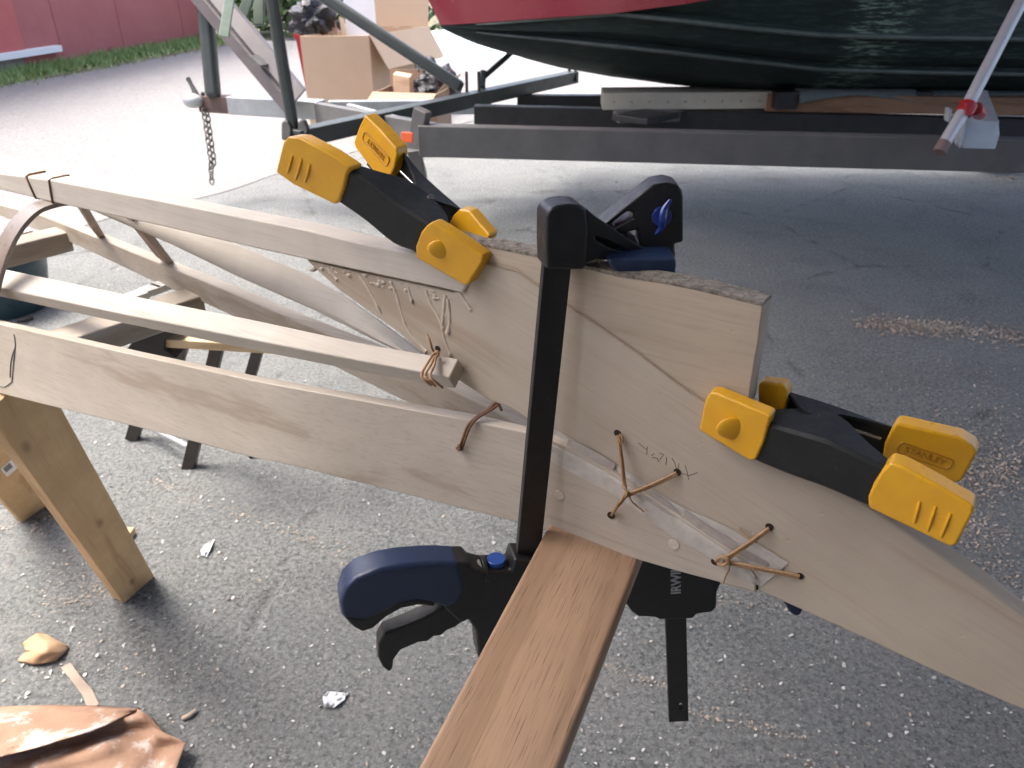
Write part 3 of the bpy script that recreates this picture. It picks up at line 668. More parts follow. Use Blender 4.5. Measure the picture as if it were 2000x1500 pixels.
# ------------------------------------------------------------------ boat trailer
tl = thing('boat_trailer', 'grey steel boat trailer with galvanised tongue and winch post, carrying the red boat', 'trailer', V((0.5, 3.8, 0)))
STEEL = mk('grey_painted_steel', (0.10, 0.102, 0.10), (0.14, 0.135, 0.13), 9, 0.5, 0.15, 120, dirt=0.3, dscale=14, dcol=(0.16, 0.13, 0.11))
DKST = mk('dark_green_steel', (0.040, 0.050, 0.046), (0.06, 0.068, 0.062), 12, 0.45, 0.1, 120, dirt=0.2, dscale=20, dcol=(0.15, 0.14, 0.12))
BKST = mk('black_steel', (0.015, 0.016, 0.018), (0.03, 0.028, 0.027), 12, 0.5)
GALV = mk('galvanised_steel', (0.36, 0.39, 0.40), (0.48, 0.50, 0.50), 14, 0.42, 0.1, 60, metal=0.35, dirt=0.3, dscale=20, dcol=(0.3, 0.27, 0.24))
RUST = mk('rusty_steel', (0.10, 0.062, 0.05), (0.16, 0.11, 0.09), 22, 0.75, 0.3, 90)
def tbar(p, q, w, h, nm, m, up=V((0, 0, 1)), bev=0.005, par=None): return MB().bar(p, q, w, h, up).build(nm, m, par or tl, bev)
def topbar(p, q, w, h, nm, m):         # the points are on the near top edge
    d = (q - p).normalized(); bk = V((-d.y, d.x, 0)).normalized(); bk = bk if bk.y > 0 else -bk
    o = bk * (w / 2) + V((0, 0, -h / 2)); return tbar(p + o, q + o, w, h, nm, m)
nrail = topbar(P(815, 246, 3.42), P(2900, 294, 3.02), 0.075, 0.135, 'frame_rail', STEEL)
topbar(P(925, 207, 4.15), P(2150, 236, 3.9), 0.075, 0.10, 'frame_rail', BKST)
topbar(P(1010, 187, 4.75), P(1500, 187, 4.7), 0.075, 0.10, 'frame_rail', BKST)
topbar(P(440, 189, 4.45), P(618, 199, 4.3), 0.10, 0.098, 'tongue', GALV)
topbar(P(383, 187, 4.5), P(441, 190, 4.45), 0.094, 0.092, 'tongue_end', RUST)
topbar(P(612, 201, 4.28), P(840, 242, 3.52), 0.05, 0.125, 'drawbar', STEEL)
topbar(P(676, 203, 4.18), P(812, 238, 3.6), 0.03, 0.128, 'drawbar_flange', GALV)
topbar(P(640, 198, 4.5), P(960, 196, 4.6), 0.05, 0.08, 'drawbar', GALV)
tbar(P(575, 271, 3.42), P(1120, 150, 5.25), 0.085, 0.075, 'cross_beam', DKST)
tbar(P(806, 250, 3.5), P(830, 262, 3.48), 0.05, 0.2, 'gusset', STEEL)
MB().prism([P(x, y, 3.40) for x, y in ((783, 258), (806, 260), (806, 280), (783, 278))], V((0, 0.02, 0))).build('reflector', mk('orange_reflector', (0.55, 0.10, 0.03), None, 30, 0.3), tl, 0.004)
tbar(P(808, 290, 3.52), P(822, 352, 3.62), 0.06, 0.06, 'jack_leg', STEEL, up=V((0, 1, 0)))
tbar(P(417, 192, 4.48), P(386, -150, 4.25), 0.085, 0.085, 'guide_post', DKST, up=V((0, 1, 0)), bev=0.03)
tbar(P(575, 265, 3.46), P(518, -80, 3.15), 0.052, 0.052, 'guide_post', DKST, up=V((0, 1, 0)), bev=0.02)
for dx in (-17, 15): MB().prism([P(x + dx, y, 3.40) for x, y in ((566, 240), (572, 234), (580, 236), (586, 250), (586, 276), (566, 274))], V((0, 0.04, 0))).build('post_bracket', BKST, tl, 0.008)
# winch post: a folded channel
WP = mk('brown_grey_channel', (0.13, 0.12, 0.12), (0.17, 0.15, 0.15), 10, 0.5, 0.1)
a, b = P(575, 200, 4.22), P(350, -70, 4.25); dv = (b - a).normalized(); sd = V((0, 1, 0)).cross(dv).normalized()
mb = MB().loft([[p + sd * x + V((0, y, 0)) for x, y in ((-.085, 0), (-.012, -.035), (0, -.01), (.012, -.035), (.085, 0), (.085, .06), (-.085, .06))] for p in (a, b)])
mb.build('winch_post', WP, tl, 0.004)
tbar(P(497, 108, 4.18), P(520, 128, 4.18), 0.09, 0.01, 'post_clip', STEEL)
GRN = mk('pale_green_paint', (0.20, 0.27, 0.20), (0.28, 0.34, 0.27), 20, 0.5)
DGRN = mk('deep_green_paint', (0.05, 0.085, 0.06), (0.07, 0.10, 0.07), 20, 0.5)
tbar(P(437, 72, 4.05), P(458, -60, 4.0), 0.052, 0.012, 'strap', GRN, up=V((0, 1, 0)))
tbar(P(442, 70, 4.06), P(446, 45, 4.06), 0.03, 0.02, 'strap_buckle', GRN, up=V((0, 1, 0)))
tbar(P(466, 55, 4.3), P(505, -60, 4.3), 0.055, 0.03, 'winch_arm', DGRN, up=V((0, 1, 0)))
tbar(P(506, 50, 4.4), P(506, -60, 4.4), 0.06, 0.03, 'winch_arm', DGRN, up=V((0, 1, 0)))
tbar(P(903, 172, 4.42), P(560, -54, 4.35), 0.065, 0.065, 'bow_guide', DKST, up=V((0, 1, 0)), bev=0.02)
tbar(P(942, 172, 4.5), P(944, 138, 4.5), 0.035, 0.04, 'roller_strut', DKST, up=V((0, 1, 0)), bev=0.008)
tbar(P(943, 152, 4.5), P(1002, 100, 4.55), 0.03, 0.035, 'roller_strut', DKST, up=V((0, 1, 0)), bev=0.008)
for x in (912, 936): tbar(P(x, 188, 4.4), P(x - 1, 140, 4.4), 0.018, 0.02, 'roller_bracket', BKST, up=V((0, 1, 0)))
for x in (1112, 1124): tbar(P(x, 160, 5.2), P(x, 126, 5.2), 0.02, 0.03, 'end_bracket', BKST, up=V((0, 1, 0)))
topbar(P(1265, 232, 3.75), P(1350, 214, 4.1), 0.20, 0.03, 'cross_member', BKST)
topbar(P(1210, 222, 3.95), P(1330, 218, 4.0), 0.12, 0.05, 'cross_member', STEEL)
# bunks
VINYL = mk('cream_vinyl', (0.50, 0.46, 0.37), (0.42, 0.385, 0.31), 12, 0.5, 0.3, 40, dirt=0.3, dscale=18, dcol=(0.28, 0.24, 0.18))
a, b = P(1178, 182, 4.05), P(1517, 179, 4.0)
bk = topbar(a, b, 0.22, 0.085, 'bunk', VINYL)
BTN = mk('button_vinyl', (0.40, 0.35, 0.27), None, 30, 0.5)
for i in range(9): MB().ball(a.lerp(b, (i + .6) / 9.5) + V((0, 0.0, -0.045)), 0.008, 6, 0, (1, .5, 1)).build('staple_button', BTN, bk, angle=80)
topbar(P(1500, 184, 3.99), P(2150, 194, 3.8), 0.13, 0.085, 'bunk_board', wood('bunk_wood', (1, 0, 0), (0.30, 0.17, 0.10), (0.16, 0.09, 0.05), 0.9))
for x0, x1 in ((1518, 1562), (1788, 1822)): topbar(P(x0, 180, 3.92), P(x1, 180, 3.92), 0.17, 0.085, 'bunk_bracket', BKST)
CARP = mk('grey_carpet', (0.10, 0.125, 0.13), (0.14, 0.16, 0.165), 40, 0.95, 0.4, 200)
for x0, x1, y0 in ((1562, 1790, 178), (1822, 2100, 182)):
    secs = []
    for i in range(13):
        f = i / 12; x = x0 + (x1 - x0) * f; dp = 8 + 16 * (abs(f - 0.5) * 2) ** 1.6
        p = P(x, y0, 3.93); q2 = P(x, y0 + dp, 3.92)
        secs.append([p + V((0, .16, 0.005)), p, q2])
    MB().loft(secs, closed=False).build('bunk_carpet', CARP, tl, angle=60, solid=0.008)
# galvanised guide bracket on the near rail
mb = MB(); mb.prism([P(x, y, 3.08) for x, y in ((1889, 232), (1951, 238), (1953, 262), (1944, 292), (1882, 290), (1884, 262))], V((0, 0.02, 0)))
br = mb.build('guide_bracket', GALV, tl, 0.004)
MB().prism([P(1889, 231, 3.08), P(1952, 238, 3.08), P(1928, 176, 3.5), P(1896, 178, 3.5)], V((0, 0, -0.008))).build('bracket_top', GALV, br, 0.002)
MB().prism([P(x, y, 3.05) for x, y in ((1853, 213), (1860, 213), (1858, 240), (1850, 238))], V((0.01, 0.05, 0))).build('bracket_ear', GALV, br, 0.002)
MB().prism([P(x, y, 3.03) for x, y in ((1887, 230), (1890, 234), (1876, 290), (1873, 284), (1876, 262))], V((0.006, 0.05, 0))).build('bracket_ear', GALV, br, 0.001)
# road wheels beyond the right edge of the view
TYRE = mk('tyre_rubber', (0.02, 0.02, 0.021), (0.03, 0.03, 0.03), 20, 0.8, 0.3, 60)
for wy in (3.05, 5.55):
    c = V((3.45, wy, 0.30)); prof = ((-.09, .19), (-.095, .25), (-.075, .295), (0, .302), (.075, .295), (.095, .25), (.09, .19))
    ty = MB().loft([[c + V((rr_2 * math.cos(a), dy, rr_2 * math.sin(a))) for dy, rr_2 in prof] for a in [2 * math.pi * i / 36 for i in range(37)]], closed=False).build('wheel', TYRE, tl, angle=40)
    MB().disc(c + V((0, -.06, 0)), (0, 1, 0), 0.192, 0.10, 28).build('rim', GALV, ty, 0.01)
tbar(V((3.45, 3.1, 0.30)), V((3.45, 5.5, 0.30)), 0.06, 0.06, 'axle', BKST)
for wy in (3.28, 4.35): tbar(V((3.45, wy, 0.28)), V((3.45, wy, 0.58)), 0.06, 0.05, 'axle_hanger', BKST, up=V((0, 1, 0)))
# coupler, lever, chain
MB().ball(P(377, 197, 4.5), 0.045, 10, 0.0, (1.3, 0.9, 0.9)).build('coupler', GALV, tl, angle=80)
MB().tube([P(384, 186, 4.5), P(374, 166, 4.5), P(367, 153, 4.5)], [0.018, 0.012, 0.014], 8).build('coupler_lever', BKST, tl, angle=60)
MB().tube([P(396, 186, 4.5), P(396, 181, 4.5)], 0.012, 8).build('hitch_bolt', BKST, tl)
def link(mb, c, up, side, L, wd, r):
    ring = []
    for i in range(12):
        t = 2 * math.pi * i / 12; ring.append(c + up * (L / 2 * math.cos(t)) + side * (wd / 2 * math.sin(t)))
    mb.tube(ring + [ring[0]], r, 5, caps=False)
mb = MB()
for strand, (x0, x1, y0, y1, n_) in enumerate(((397, 414, 212, 328, 10), (404, 419, 214, 322, 9), (411, 414, 318, 358, 4))):
    for i in range(n_):
        f = (i + .5) / n_; c = P(x0 + (x1 - x0) * f, y0 + (y1 - y0) * f, 4.5 + 0.03 * strand)
        u = (P(x1, y1, 4.5) - P(x0, y0, 4.5)).normalized()
        link(mb, c, u, V((1, 0, 0)) if i % 2 else V((.4, .9, 0)), 0.048, 0.024, 0.0042)
mb.build('safety_chain', mk('dull_chain_steel', (0.10, 0.095, 0.09), None, 30, 0.5, metal=0.5), tl, angle=80)

# ------------------------------------------------------------------ aluminium pole tied to the trailer
pl = thing('pole', 'slanting white aluminium pole held by a red clip at the trailer bracket', 'pole', P(1840, 292, 2.95))
MB().tube([P(1844, 281, 2.95), P(1893, 200, 2.95), P(2040, -85, 2.95)], 0.0235, 18).build('tube', mk('white_aluminium', (0.55, 0.56, 0.58), (0.48, 0.49, 0.51), 10, 0.35, metal=0.2), pl, angle=80)
MB().tube([P(1834, 298, 2.95), P(1846, 277, 2.95)], 0.0245, 16).build('end_plug', mk('brown_rubber', (0.20, 0.13, 0.12), None, 30, 0.7), pl, 0.004, angle=50)
RED = mk('red_plastic', (0.42, 0.015, 0.022), (0.34, 0.012, 0.02), 20, 0.35)
mb = MB().tube([P(1882, 222, 2.95), P(1894, 202, 2.95)], 0.031, 18)
mb.prism([P(x, y, 2.92) for x, y in ((1886, 200), (1905, 196), (1906, 208), (1896, 228), (1886, 224))], V((0, 0.05, 0)))
mb.tube([P(1906, 212, 2.97), P(1914, 222, 3.05)], 0.025, 12)
mb.build('clip', RED, pl, 0.004, angle=50)

# ------------------------------------------------------------------ the boat on its trailer
k = NT('dark_green_bottom_paint'); o_ = k.tc.outputs['Object']
mp = k.n('ShaderNodeMapping'); mp.inputs['Scale'].default_value = (3.0, 3, 26); k.l(o_, mp.inputs[0])
wear = k.noise(mp.outputs[0], 3.2, 8, 0.75)
sx = k.n('ShaderNodeSeparateXYZ'); k.l(o_, sx.inputs[0])
BOAT_WX = sx.outputs[0]
band = k.ramp(BOAT_WX, [(0.0, 0.0), (1.0, 0.0)])
rr_ = band.node; e = rr_.color_ramp.elements; e[0].position = 0.0
mr = k.n('ShaderNodeMapRange'); mr.inputs[1].default_value = -3; mr.inputs[2].default_value = 3; k.l(BOAT_WX, mr.inputs[0]); k.l(mr.outputs[0], rr_.inputs[0])
GREENBOT = k
def finish_green(cx):
    # worn patch at world x about 1.55..1.95 (object origin at cx)
    f = lambda wx: (wx - cx + 3) / 6
    while len(e) < 5: e.new(0.5)
    for i, (p_, v_) in enumerate(((0.0, 0.05), (f(1.52), 0.08), (f(1.545), 1.0), (f(1.74), 0.8), (f(1.85), 0.15))):
        e[i].position = p_; e[i].color = (v_, v_, v_, 1)
    m1 = k.ramp(wear, [(0.50, 0.0), (0.58, 1.0)])
    mm = k.mix(1.0, m1, band, 'MULTIPLY')
    col = k.mix(mm, k.mix(k.ramp(k.noise(o_, 3, 5), [(0.3, 0.0), (0.7, 1.0)]), (0.012, 0.021, 0.020), (0.018, 0.029, 0.027)), (0.17, 0.25, 0.19))
    return k.done(col, 0.55, k.bump(k.noise(o_, 30, 4), 0.08, 0.01), 0, 0.22)
REDG = mk('red_gelcoat', (0.30, 0.022, 0.040), (0.27, 0.018, 0.035), 4, 0.22, 0.02, 20, spec=0.6)
bt = thing('boat', 'red motor boat hull with worn dark green bottom, resting on the trailer', 'boat', V((1.5, 4.4, 0.7)))
#   curves read on the near side: keel-line silhouette, two strakes, paint line, sheer; each at its own distance
K0 = [(860, 52), (880, 62), (920, 80), (960, 92), (1000, 103), (1095, 127), (1200, 145), (1330, 160), (1460, 172), (1600, 178), (1800, 180), (2000, 181), (2300, 181)]
K1 = [(860, 51), (880, 56), (920, 62), (960, 67), (1000, 71), (1095, 80), (1200, 91), (1330, 105), (1460, 120), (1600, 136), (1800, 142), (2000, 146), (2300, 150)]
K2 = [(860, 50), (880, 50), (920, 49), (960, 47), (1000, 44), (1095, 36), (1200, 28), (1330, 42), (1460, 57), (1600, 70), (1800, 75), (2000, 78), (2300, 80)]
K3 = [(859, 49), (880, 48), (920, 46), (960, 43), (1000, 40), (1095, 33), (1200, 26), (1330, 9), (1460, -12), (1600, -35), (1800, -60), (2000, -80), (2300, -100)]
XS = [860, 870, 885, 905, 930, 960, 1000, 1050, 1095, 1150, 1200, 1265, 1330, 1400, 1460, 1530, 1600, 1700, 1800, 1900, 2000, 2150, 2300]
def near(x, full, bow=4.62):          # y of a curve: bow on the centre line, swelling to its full beam
    s = max(0.0, min(1.0, (x - 860) / 620)); return bow + (full - bow) * (1 - (1 - s) ** 2.0)
low, rd = [], []
for x in XS:
    a = Y(x, lerp_tab(K0, x)[0], near(x, 4.30)); b = Y(x, lerp_tab(K1, x)[0], near(x, 4.02)); c = Y(x, lerp_tab(K2, x)[0], near(x, 3.86)); d_ = Y(x, lerp_tab(K3, x)[0], near(x, 3.80))
    kc = V((a.x, 4.75 + 0.0 * a.x, a.z - 0.02 - 0.05 * min(1, (x - 860) / 500)))
    lip = lambda p: [p + V((0, 0.018, -0.004)), p + V((0, -0.012, 0.0)), p + V((0, -0.004, 0.028))]
    s_ = min(1, (x - 860) / 200)
    def rib(p): return [p + V((0, 0.02, -0.004)) * s_, p + V((0, -0.014, 0.004)) * s_, p + V((0, -0.002, 0.03)) * s_]
    low.append([kc, a.lerp(kc, .35) + V((0, 0, -.01)) * s_, a] + [a.lerp(b, .5) + V((0, -.02, -.012)) * s_] + rib(b) + [b.lerp(c, .55) + V((0, -.02, -.01)) * s_] + rib(c) + ([d_] if True else []))
    rd.append([d_ + V((0, -0.001, 0)), d_ + V((-0.12 * (1 - s_), -.05 * s_, 0.25)), d_ + V((-0.35 * (1 - s_), -.10 * s_, 0.60)), d_ + V((-0.75 * (1 - s_), -.12 * s_, 1.05)), V((d_.x - 0.75 * (1 - s_), 4.75, d_.z + 1.15))])
STRK = mk('worn_strake', (0.045, 0.065, 0.060), (0.10, 0.125, 0.11), 9, 0.5)
for nm_, col_ in (('strake', 5), ('strake', 9)):
    pp = [row[col_] + V((0, -.004, 0)) for row in low[4:]]
    MB().tube(pp, [0.004 + 0.008 * min(1, i / 6) for i in range(len(pp))], 6).build('strake', STRK, bt, angle=80)
# the far side is the mirror image about the centre line y = 4.75
mb = MB().loft(low, closed=False); mb.loft([[V((p.x, 9.5 - p.y, p.z)) for p in row] for row in low], closed=False)
cx_ = (sum(mb.v, V()) / len(mb.v)).x
mb.build('bottom', finish_green(cx_), bt, angle=40)
mb = MB().loft(rd, closed=False); mb.loft([[V((p.x, 9.5 - p.y, p.z)) for p in row] for row in rd], closed=False)
mb.build('topsides', REDG, bt, angle=50)
tr_ = [rd[-1], low[-1]]
mb = MB(); rim = [low[-1][0]] + low[-1][1:] + rd[-1]; mb.prism(rim + [V((p.x, 9.5 - p.y, p.z)) for p in reversed(rim[1:-1])], V((0.03, 0, 0))); mb.build('transom', REDG, bt)

# ------------------------------------------------------------------ boxes and clutter beyond the tongue
CARD = mk('cardboard', (0.50, 0.375, 0.255), (0.54, 0.41, 0.285), 6, 0.8, 0.1, 60)
CARDI = mk('cardboard_inside', (0.30, 0.20, 0.13), (0.33, 0.225, 0.15), 6, 0.85)
def carton(name, label, o, u, w, h, flaps, m=CARD):
    """open carton: corner o, side vectors u and w, height h; walls 6 mm thick, flaps (side, angle, length)"""
    r = thing(name, label, 'box', o, None); t = 0.008
    un, wn = u.normalized(), w.normalized()
    mb = MB()
    mb.prism([o, o + u, o + u + V((0, 0, h)), o + V((0, 0, h))], wn * t)
    mb.prism([o + w, o + u + w, o + u + w + V((0, 0, h)), o + w + V((0, 0, h))], wn * -t)
    mb.prism([o + wn * t, o + w - wn * t, o + w - wn * t + V((0, 0, h)), o + wn * t + V((0, 0, h))], un * t)
    mb.prism([o + u + wn * t, o + u + w - wn * t, o + u + w - wn * t + V((0, 0, h)), o + u + wn * t + V((0, 0, h))], un * -t)
    mb.prism([o + un * t + wn * t, o + u - un * t + wn * t, o + u + w - un * t - wn * t, o + w + un * t - wn * t], V((0, 0, 0.006)))
    mb.build('carton_body', m, r, 0.002)
    for side, ang, ln in flaps:
        a, b, out = {'f': (o, o + u, -wn), 'b': (o + w, o + u + w, wn), 'l': (o, o + w, -un), 'r': (o + u, o + u + w, un)}[side]
        z = V((0, 0, h + 0.003)); dv = out * math.cos(R(ang)) + V((0, 0, math.sin(R(ang))))
        MB().prism([a + z, b + z, b + z + dv * ln, a + z + dv * ln], (V((0, 0, 1)) * math.cos(R(ang)) - out * math.sin(R(ang))) * 0.006).build('flap', m, r, 0.001)
    return r
bo = V((-1.745, 6.95, 0.0)); bu = V((0.56, 0.05, 0)); bw = V((0.40, 0.95, 0))
carton('cardboard_box', 'big open cardboard box full of rubbish, standing behind the trailer tongue', bo, bu, bw, 0.755, (('b', 80, 0.33), ('r', -62, 0.30)))
o2 = V((-1.08, 6.35, 0.0))
carton('cardboard_box', 'smaller torn cardboard box with pale flap, right of the big one', o2, V((0.50, -0.10, 0)), V((0.08, 0.42, 0)), 0.40, (('f', -18, 0.18), ('r', 45, 0.14), ('b', 85, 0.12)), CARDI)
k = NT('black_bin_liner'); o_ = k.tc.outputs['Object']
BAG = k.done((0.012, 0.014, 0.017), 0.24, k.bump(k.noise(o_, 16, 5, 0.6), 0.9, 0.05), 0, 0.6)
tag(MB().ball(V((-1.71, 7.35, 0.86)), 0.19, 16, 0.55, (0.95, 1.2, 0.75)).build('rubbish_bag', BAG, angle=80), 'crumpled shiny black rubbish bag on top of the big cardboard box', 'bag')
mbx = MB().ball(V((-0.62, 6.75, 0.36)), 0.20, 14, 0.6, (0.95, .9, 0.9)); mbx.ball(V((-0.70, 6.8, 0.52)), 0.10, 10, 0.5, (1, .8, 1.0))
tag(mbx.build('rubbish_bag', BAG, angle=80), 'small black rubbish bag sagging beside the torn cardboard box', 'bag')
tag(MB().prism([V((-1.42, 7.30, .3)), V((-1.16, 7.34, .3)), V((-1.20, 7.50, 1.12)), V((-1.46, 7.46, 1.12))], V((-0.01, 0.05, 0))).build('foam_board', mk('white_foam', (0.72, 0.74, 0.75), (0.66, 0.68, 0.69), 6, 0.7), None, 0.004), 'white foam board standing up out of the big cardboard box', 'board')
for i, (x, y, dx) in enumerate(((-1.52, 7.25, -0.06), (-1.44, 7.22, -0.05))):
    tag(MB().prism([V((x, y, .45)), V((x + .05, y, .45)), V((x + .05 + dx, y + .1, .98 - i * .12)), V((x + dx + .01, y + .1, 1.0 - i * .12))], V((0, .006, 0))).build('cardboard_strip', CARD, None, 0.001), ('longer' if i == 0 else 'shorter') + ' cardboard strip poking up between bag and foam board', 'cardboard', 'strips in the big box')
tag(MB().prism([V((-0.93, 6.42, .36)), V((-.80, 6.40, .36)), V((-.80, 6.44, .50)), V((-.93, 6.46, .52))], V((0.01, 0.12, 0.01))).build('wood_block', wood('block_wood', (1, 0, 0), (0.5, 0.36, 0.24), (0.34, 0.22, 0.13)), None, 0.003), 'light brown wooden block sticking out of the torn cardboard box', 'wood block')
rb = thing('red_bin', 'red plastic bin, only a sliver showing left of the big cardboard box', 'bin', V((-2.06, 8.95, 0)))
secs = []
for z, s_ in ((0, .15), (.58, .19), (.62, .21), (.65, .21)): secs.append([V((-2.06 + s_ * a, 8.95 + s_ * b, z)) for a, b in ((-1, -1), (1, -1), (1, 1), (-1, 1))])
MB().loft(secs).build('shell', RED, rb, 0.02); MB().loft([[V((-2.06 + .2 * a, 8.95 + .2 * b, z)) for a, b in ((-1, -1), (1, -1), (1, 1), (-1, 1))] for z in (.653, .69)]).build('lid', RED, rb, 0.015)
# pale tarpaulin heap on the yard
k = NT('pale_blue_tarp'); o_ = k.tc.outputs['Object']
TARP = k.done(k.mix(k.ramp(k.noise(o_, 1.6, 5), [(0.42, 0.0), (0.56, 1.0)]), (0.45, 0.66, 0.74), (0.80, 0.82, 0.82)), 0.5, k.bump(k.noise(o_, 7, 5), 0.8, 0.08))
secs = []
c0 = G(950, 112); 
for i in range(25):
    row = []
    for j in range(17):
        u_, v_ = i / 24 * 2 - 1, j / 16 * 2 - 1; ed = max(0, 1 - u_ * u_) * max(0, 1 - v_ * v_)
        row.append(V((c0.x + 0.15 + 1.6 * u_, c0.y + 1.4 + 1.5 * v_, 0.005 + 0.55 * ed ** .5 * (0.6 + 0.5 * mn.noise(V((u_ * 2.2, v_ * 2.2, 4)))))))
    secs.append(row)
tag(MB().loft(secs, closed=False).build('tarpaulin', TARP, None, angle=80), 'heap of pale blue and white tarpaulin on the yard beyond the boat bow', 'tarpaulin')
tag(MB().bar(G(820, 306) + V((0, 0, .012)), G(944, 305) + V((0, 0, .012)), 0.05, 0.02).build('wood_batten', wood('batten_wood', (1, 0, 0), (0.60, 0.48, 0.36), (0.4, 0.3, 0.2)), None, 0.003), 'pale wooden batten lying on the ground under the trailer rail', 'batten')

# ------------------------------------------------------------------ ground, yard, grass
k = NT('old_asphalt'); o_ = k.tc.outputs['Object']
wp = k.n('ShaderNodeMix', data_type='VECTOR'); wp.inputs[0].default_value = 0.05
k.l(o_, wp.inputs[4]); k.l(k.noise(o_, 14, 5, 0.65, 1), wp.inputs[5])
v1 = k.n('ShaderNodeTexVoronoi', Scale=150.0); k.l(o_, v1.inputs[0])
v2 = k.n('ShaderNodeTexVoronoi', Scale=210.0); k.l(o_, v2.inputs[0])
cr = k.n('ShaderNodeTexVoronoi', Scale=0.85, feature='DISTANCE_TO_EDGE'); k.l(wp.outputs[1], cr.inputs[0])
big = k.noise(o_, 1.3, 7, 0.65); med = k.noise(o_, 7, 9, 0.75); lump = k.noise(o_, 85, 9, 0.8); fin = k.noise(o_, 480, 3, 0.6)
col = k.mix(k.ramp(big, [(0.30, 0.0), (0.70, 1.0)]), (0.245, 0.268, 0.262), (0.35, 0.368, 0.355))
col = k.mix(k.ramp(med, [(0.46, 0.0), (0.70, 0.75)]), col, (0.345, 0.335, 0.315))
col = k.mix(k.ramp(k.noise(o_, 3.1, 6, 0.6), [(0.52, 0.0), (0.70, 0.55)]), col, (0.15, 0.163, 0.16))
hsv = k.n('ShaderNodeSeparateColor'); k.l(v1.outputs[1], hsv.inputs[0])
col = k.mix(k.ramp(hsv.outputs[0], [(0.0, 0.0), (1.0, 0.6)]), col, k.mix(hsv.outputs[1], (0.12, 0.127, 0.128), (0.34, 0.335, 0.32)))
pit_shade_wear = k.ramp(k.noise(o_, 2.2, 6, 0.65), [(0.36, 0.45), (0.60, 1.0)])
col = k.mix(k.mix(1.0, pit_shade_wear, k.ramp(lump, [(0.40, 0.85), (0.50, 0.0)]), 'MULTIPLY'), col, (0.08, 0.089, 0.09))  # darker pits painted from lump height, for shade the bump lacks
col = k.mix(k.mix(1.0, pit_shade_wear, k.ramp(lump, [(0.53, 0.0), (0.62, 0.6)]), 'MULTIPLY'), col, (0.47, 0.485, 0.465))
hs2 = k.n('ShaderNodeSeparateColor'); k.l(v2.outputs[1], hs2.inputs[0])
col = k.mix(k.ramp(hs2.outputs[2], [(0.93, 0.0), (0.96, 0.5)]), col, (0.46, 0.44, 0.41))
crk = k.ramp(cr.outputs[0], [(0.0, 0.8), (0.008, 0.45), (0.02, 0.0)])
brk = k.mix(1.0, crk, k.ramp(k.noise(o_, 5, 4), [(0.48, 0.0), (0.62, 0.75)]), 'MULTIPLY')
col = k.mix(brk, col, (0.10, 0.10, 0.098))
nr = k.bump(k.ramp(v1.outputs[0], [(0.0, 1.0), (0.8, 0.0)]), 0.9, 0.007)
nr = k.bump(lump, 1.0, 0.016, nr); nr = k.bump(fin, 0.35, 0.0015, nr); nr = k.bump(k.ramp(brk, [(0.0, 1.0), (1.0, 0.0)]), 0.8, 0.02, nr)
ASPH = k.done(col, 0.85, nr, 0, 0.25)
def sheet(name, pts, m, z):
    o = MB().add([V((x, y, z)) for x, y in pts], [tuple(range(len(pts)))]).build(name, m, None, smooth=False)
    o['kind'] = 'structure'; return o
gr = sheet('ground', [(-60, -60), (80, -60), (80, 80), (-60, 80)], ASPH, 0.0)
k = NT('pale_gravel'); o_ = k.tc.outputs['Object']
v1 = k.n('ShaderNodeTexVoronoi', Scale=55.0); k.l(o_, v1.inputs[0]); hsv = k.n('ShaderNodeSeparateColor'); k.l(v1.outputs[1], hsv.inputs[0])
col = k.mix(hsv.outputs[0], (0.17, 0.166, 0.16), (0.26, 0.25, 0.24))
col = k.mix(k.ramp(k.noise(o_, 1.2, 6), [(0.35, 0.0), (0.7, 0.8)]), col, (0.20, 0.194, 0.188))
col = k.mix(k.ramp(k.noise(o_, 22, 6, 0.7), [(0.60, 0.0), (0.72, 0.7)]), col, (0.11, 0.10, 0.095))
GRAV = k.done(col, 0.9, k.bump(k.ramp(v1.outputs[0], [(0.0, 1.0), (0.7, 0.0)]), 0.6, 0.01), 0, 0.3)
e1, e2 = G(140, 452), G(600, 326)
ed = (e2 - e1).normalized(); pts = []
for i in range(60):
    s_ = -8 + i * 0.22; p = e1 + ed * s_; p = p + V((-ed.y, ed.x, 0)) * (0.10 * mn.noise(V((s_ * 1.5, 0, 0))) + 0.05 * mn.noise(V((s_ * 6, 0, 3)))); pts.append((p.x, p.y))
pts += [(pts[-1][0] + 3, pts[-1][1] + 1.2), (40, 14), (60, 78), (-58, 78), (-58, pts[0][1])]
sheet('gravel_yard', pts, GRAV, 0.004)
sheet('lawn', [(-11.5, -6), (-8.2, 4), (-5.75, 10.6), (-4.9, 15.0), (-4.0, 16.6), (20, 17.5), (60, 18), (60, 77), (-57, 77), (-57, -6)], mk('dry_soil', (0.10, 0.10, 0.05), (0.16, 0.14, 0.08), 3, 0.9), 0.008)
# grass strip along the red wall
mb = MB(); rs = random.Random(3)
wl0, wl1 = V((-7.0, 7.0, 0)), V((-5.66, 15.6, 0)); wd_ = (wl1 - wl0).normalized(); wn_ = V((wd_.y, -wd_.x, 0))
for i in range(9000):
    s_ = rs.random(); off = abs(rs.gauss(0, 0.28)); p = wl0.lerp(wl1, s_) + wn_ * (0.05 + off); h = (0.13 * rs.random() + 0.04) * (1.1 - min(.9, off))
    a = rs.random() * 6.28; sdv = V((math.cos(a), math.sin(a), 0)) * 0.012; lean = V((rs.gauss(0, .05), rs.gauss(0, .05), 0))
    mb.add([p - sdv, p + sdv, p + lean + V((0, 0, h))], [(0, 1, 2)])
tag(mb.build('grass', mk('grass_blades', (0.16, 0.26, 0.07), (0.26, 0.33, 0.12), 5, 0.6), None, smooth=False), 'green grass strip growing along the foot of the red wall', 'grass', None, 'stuff')

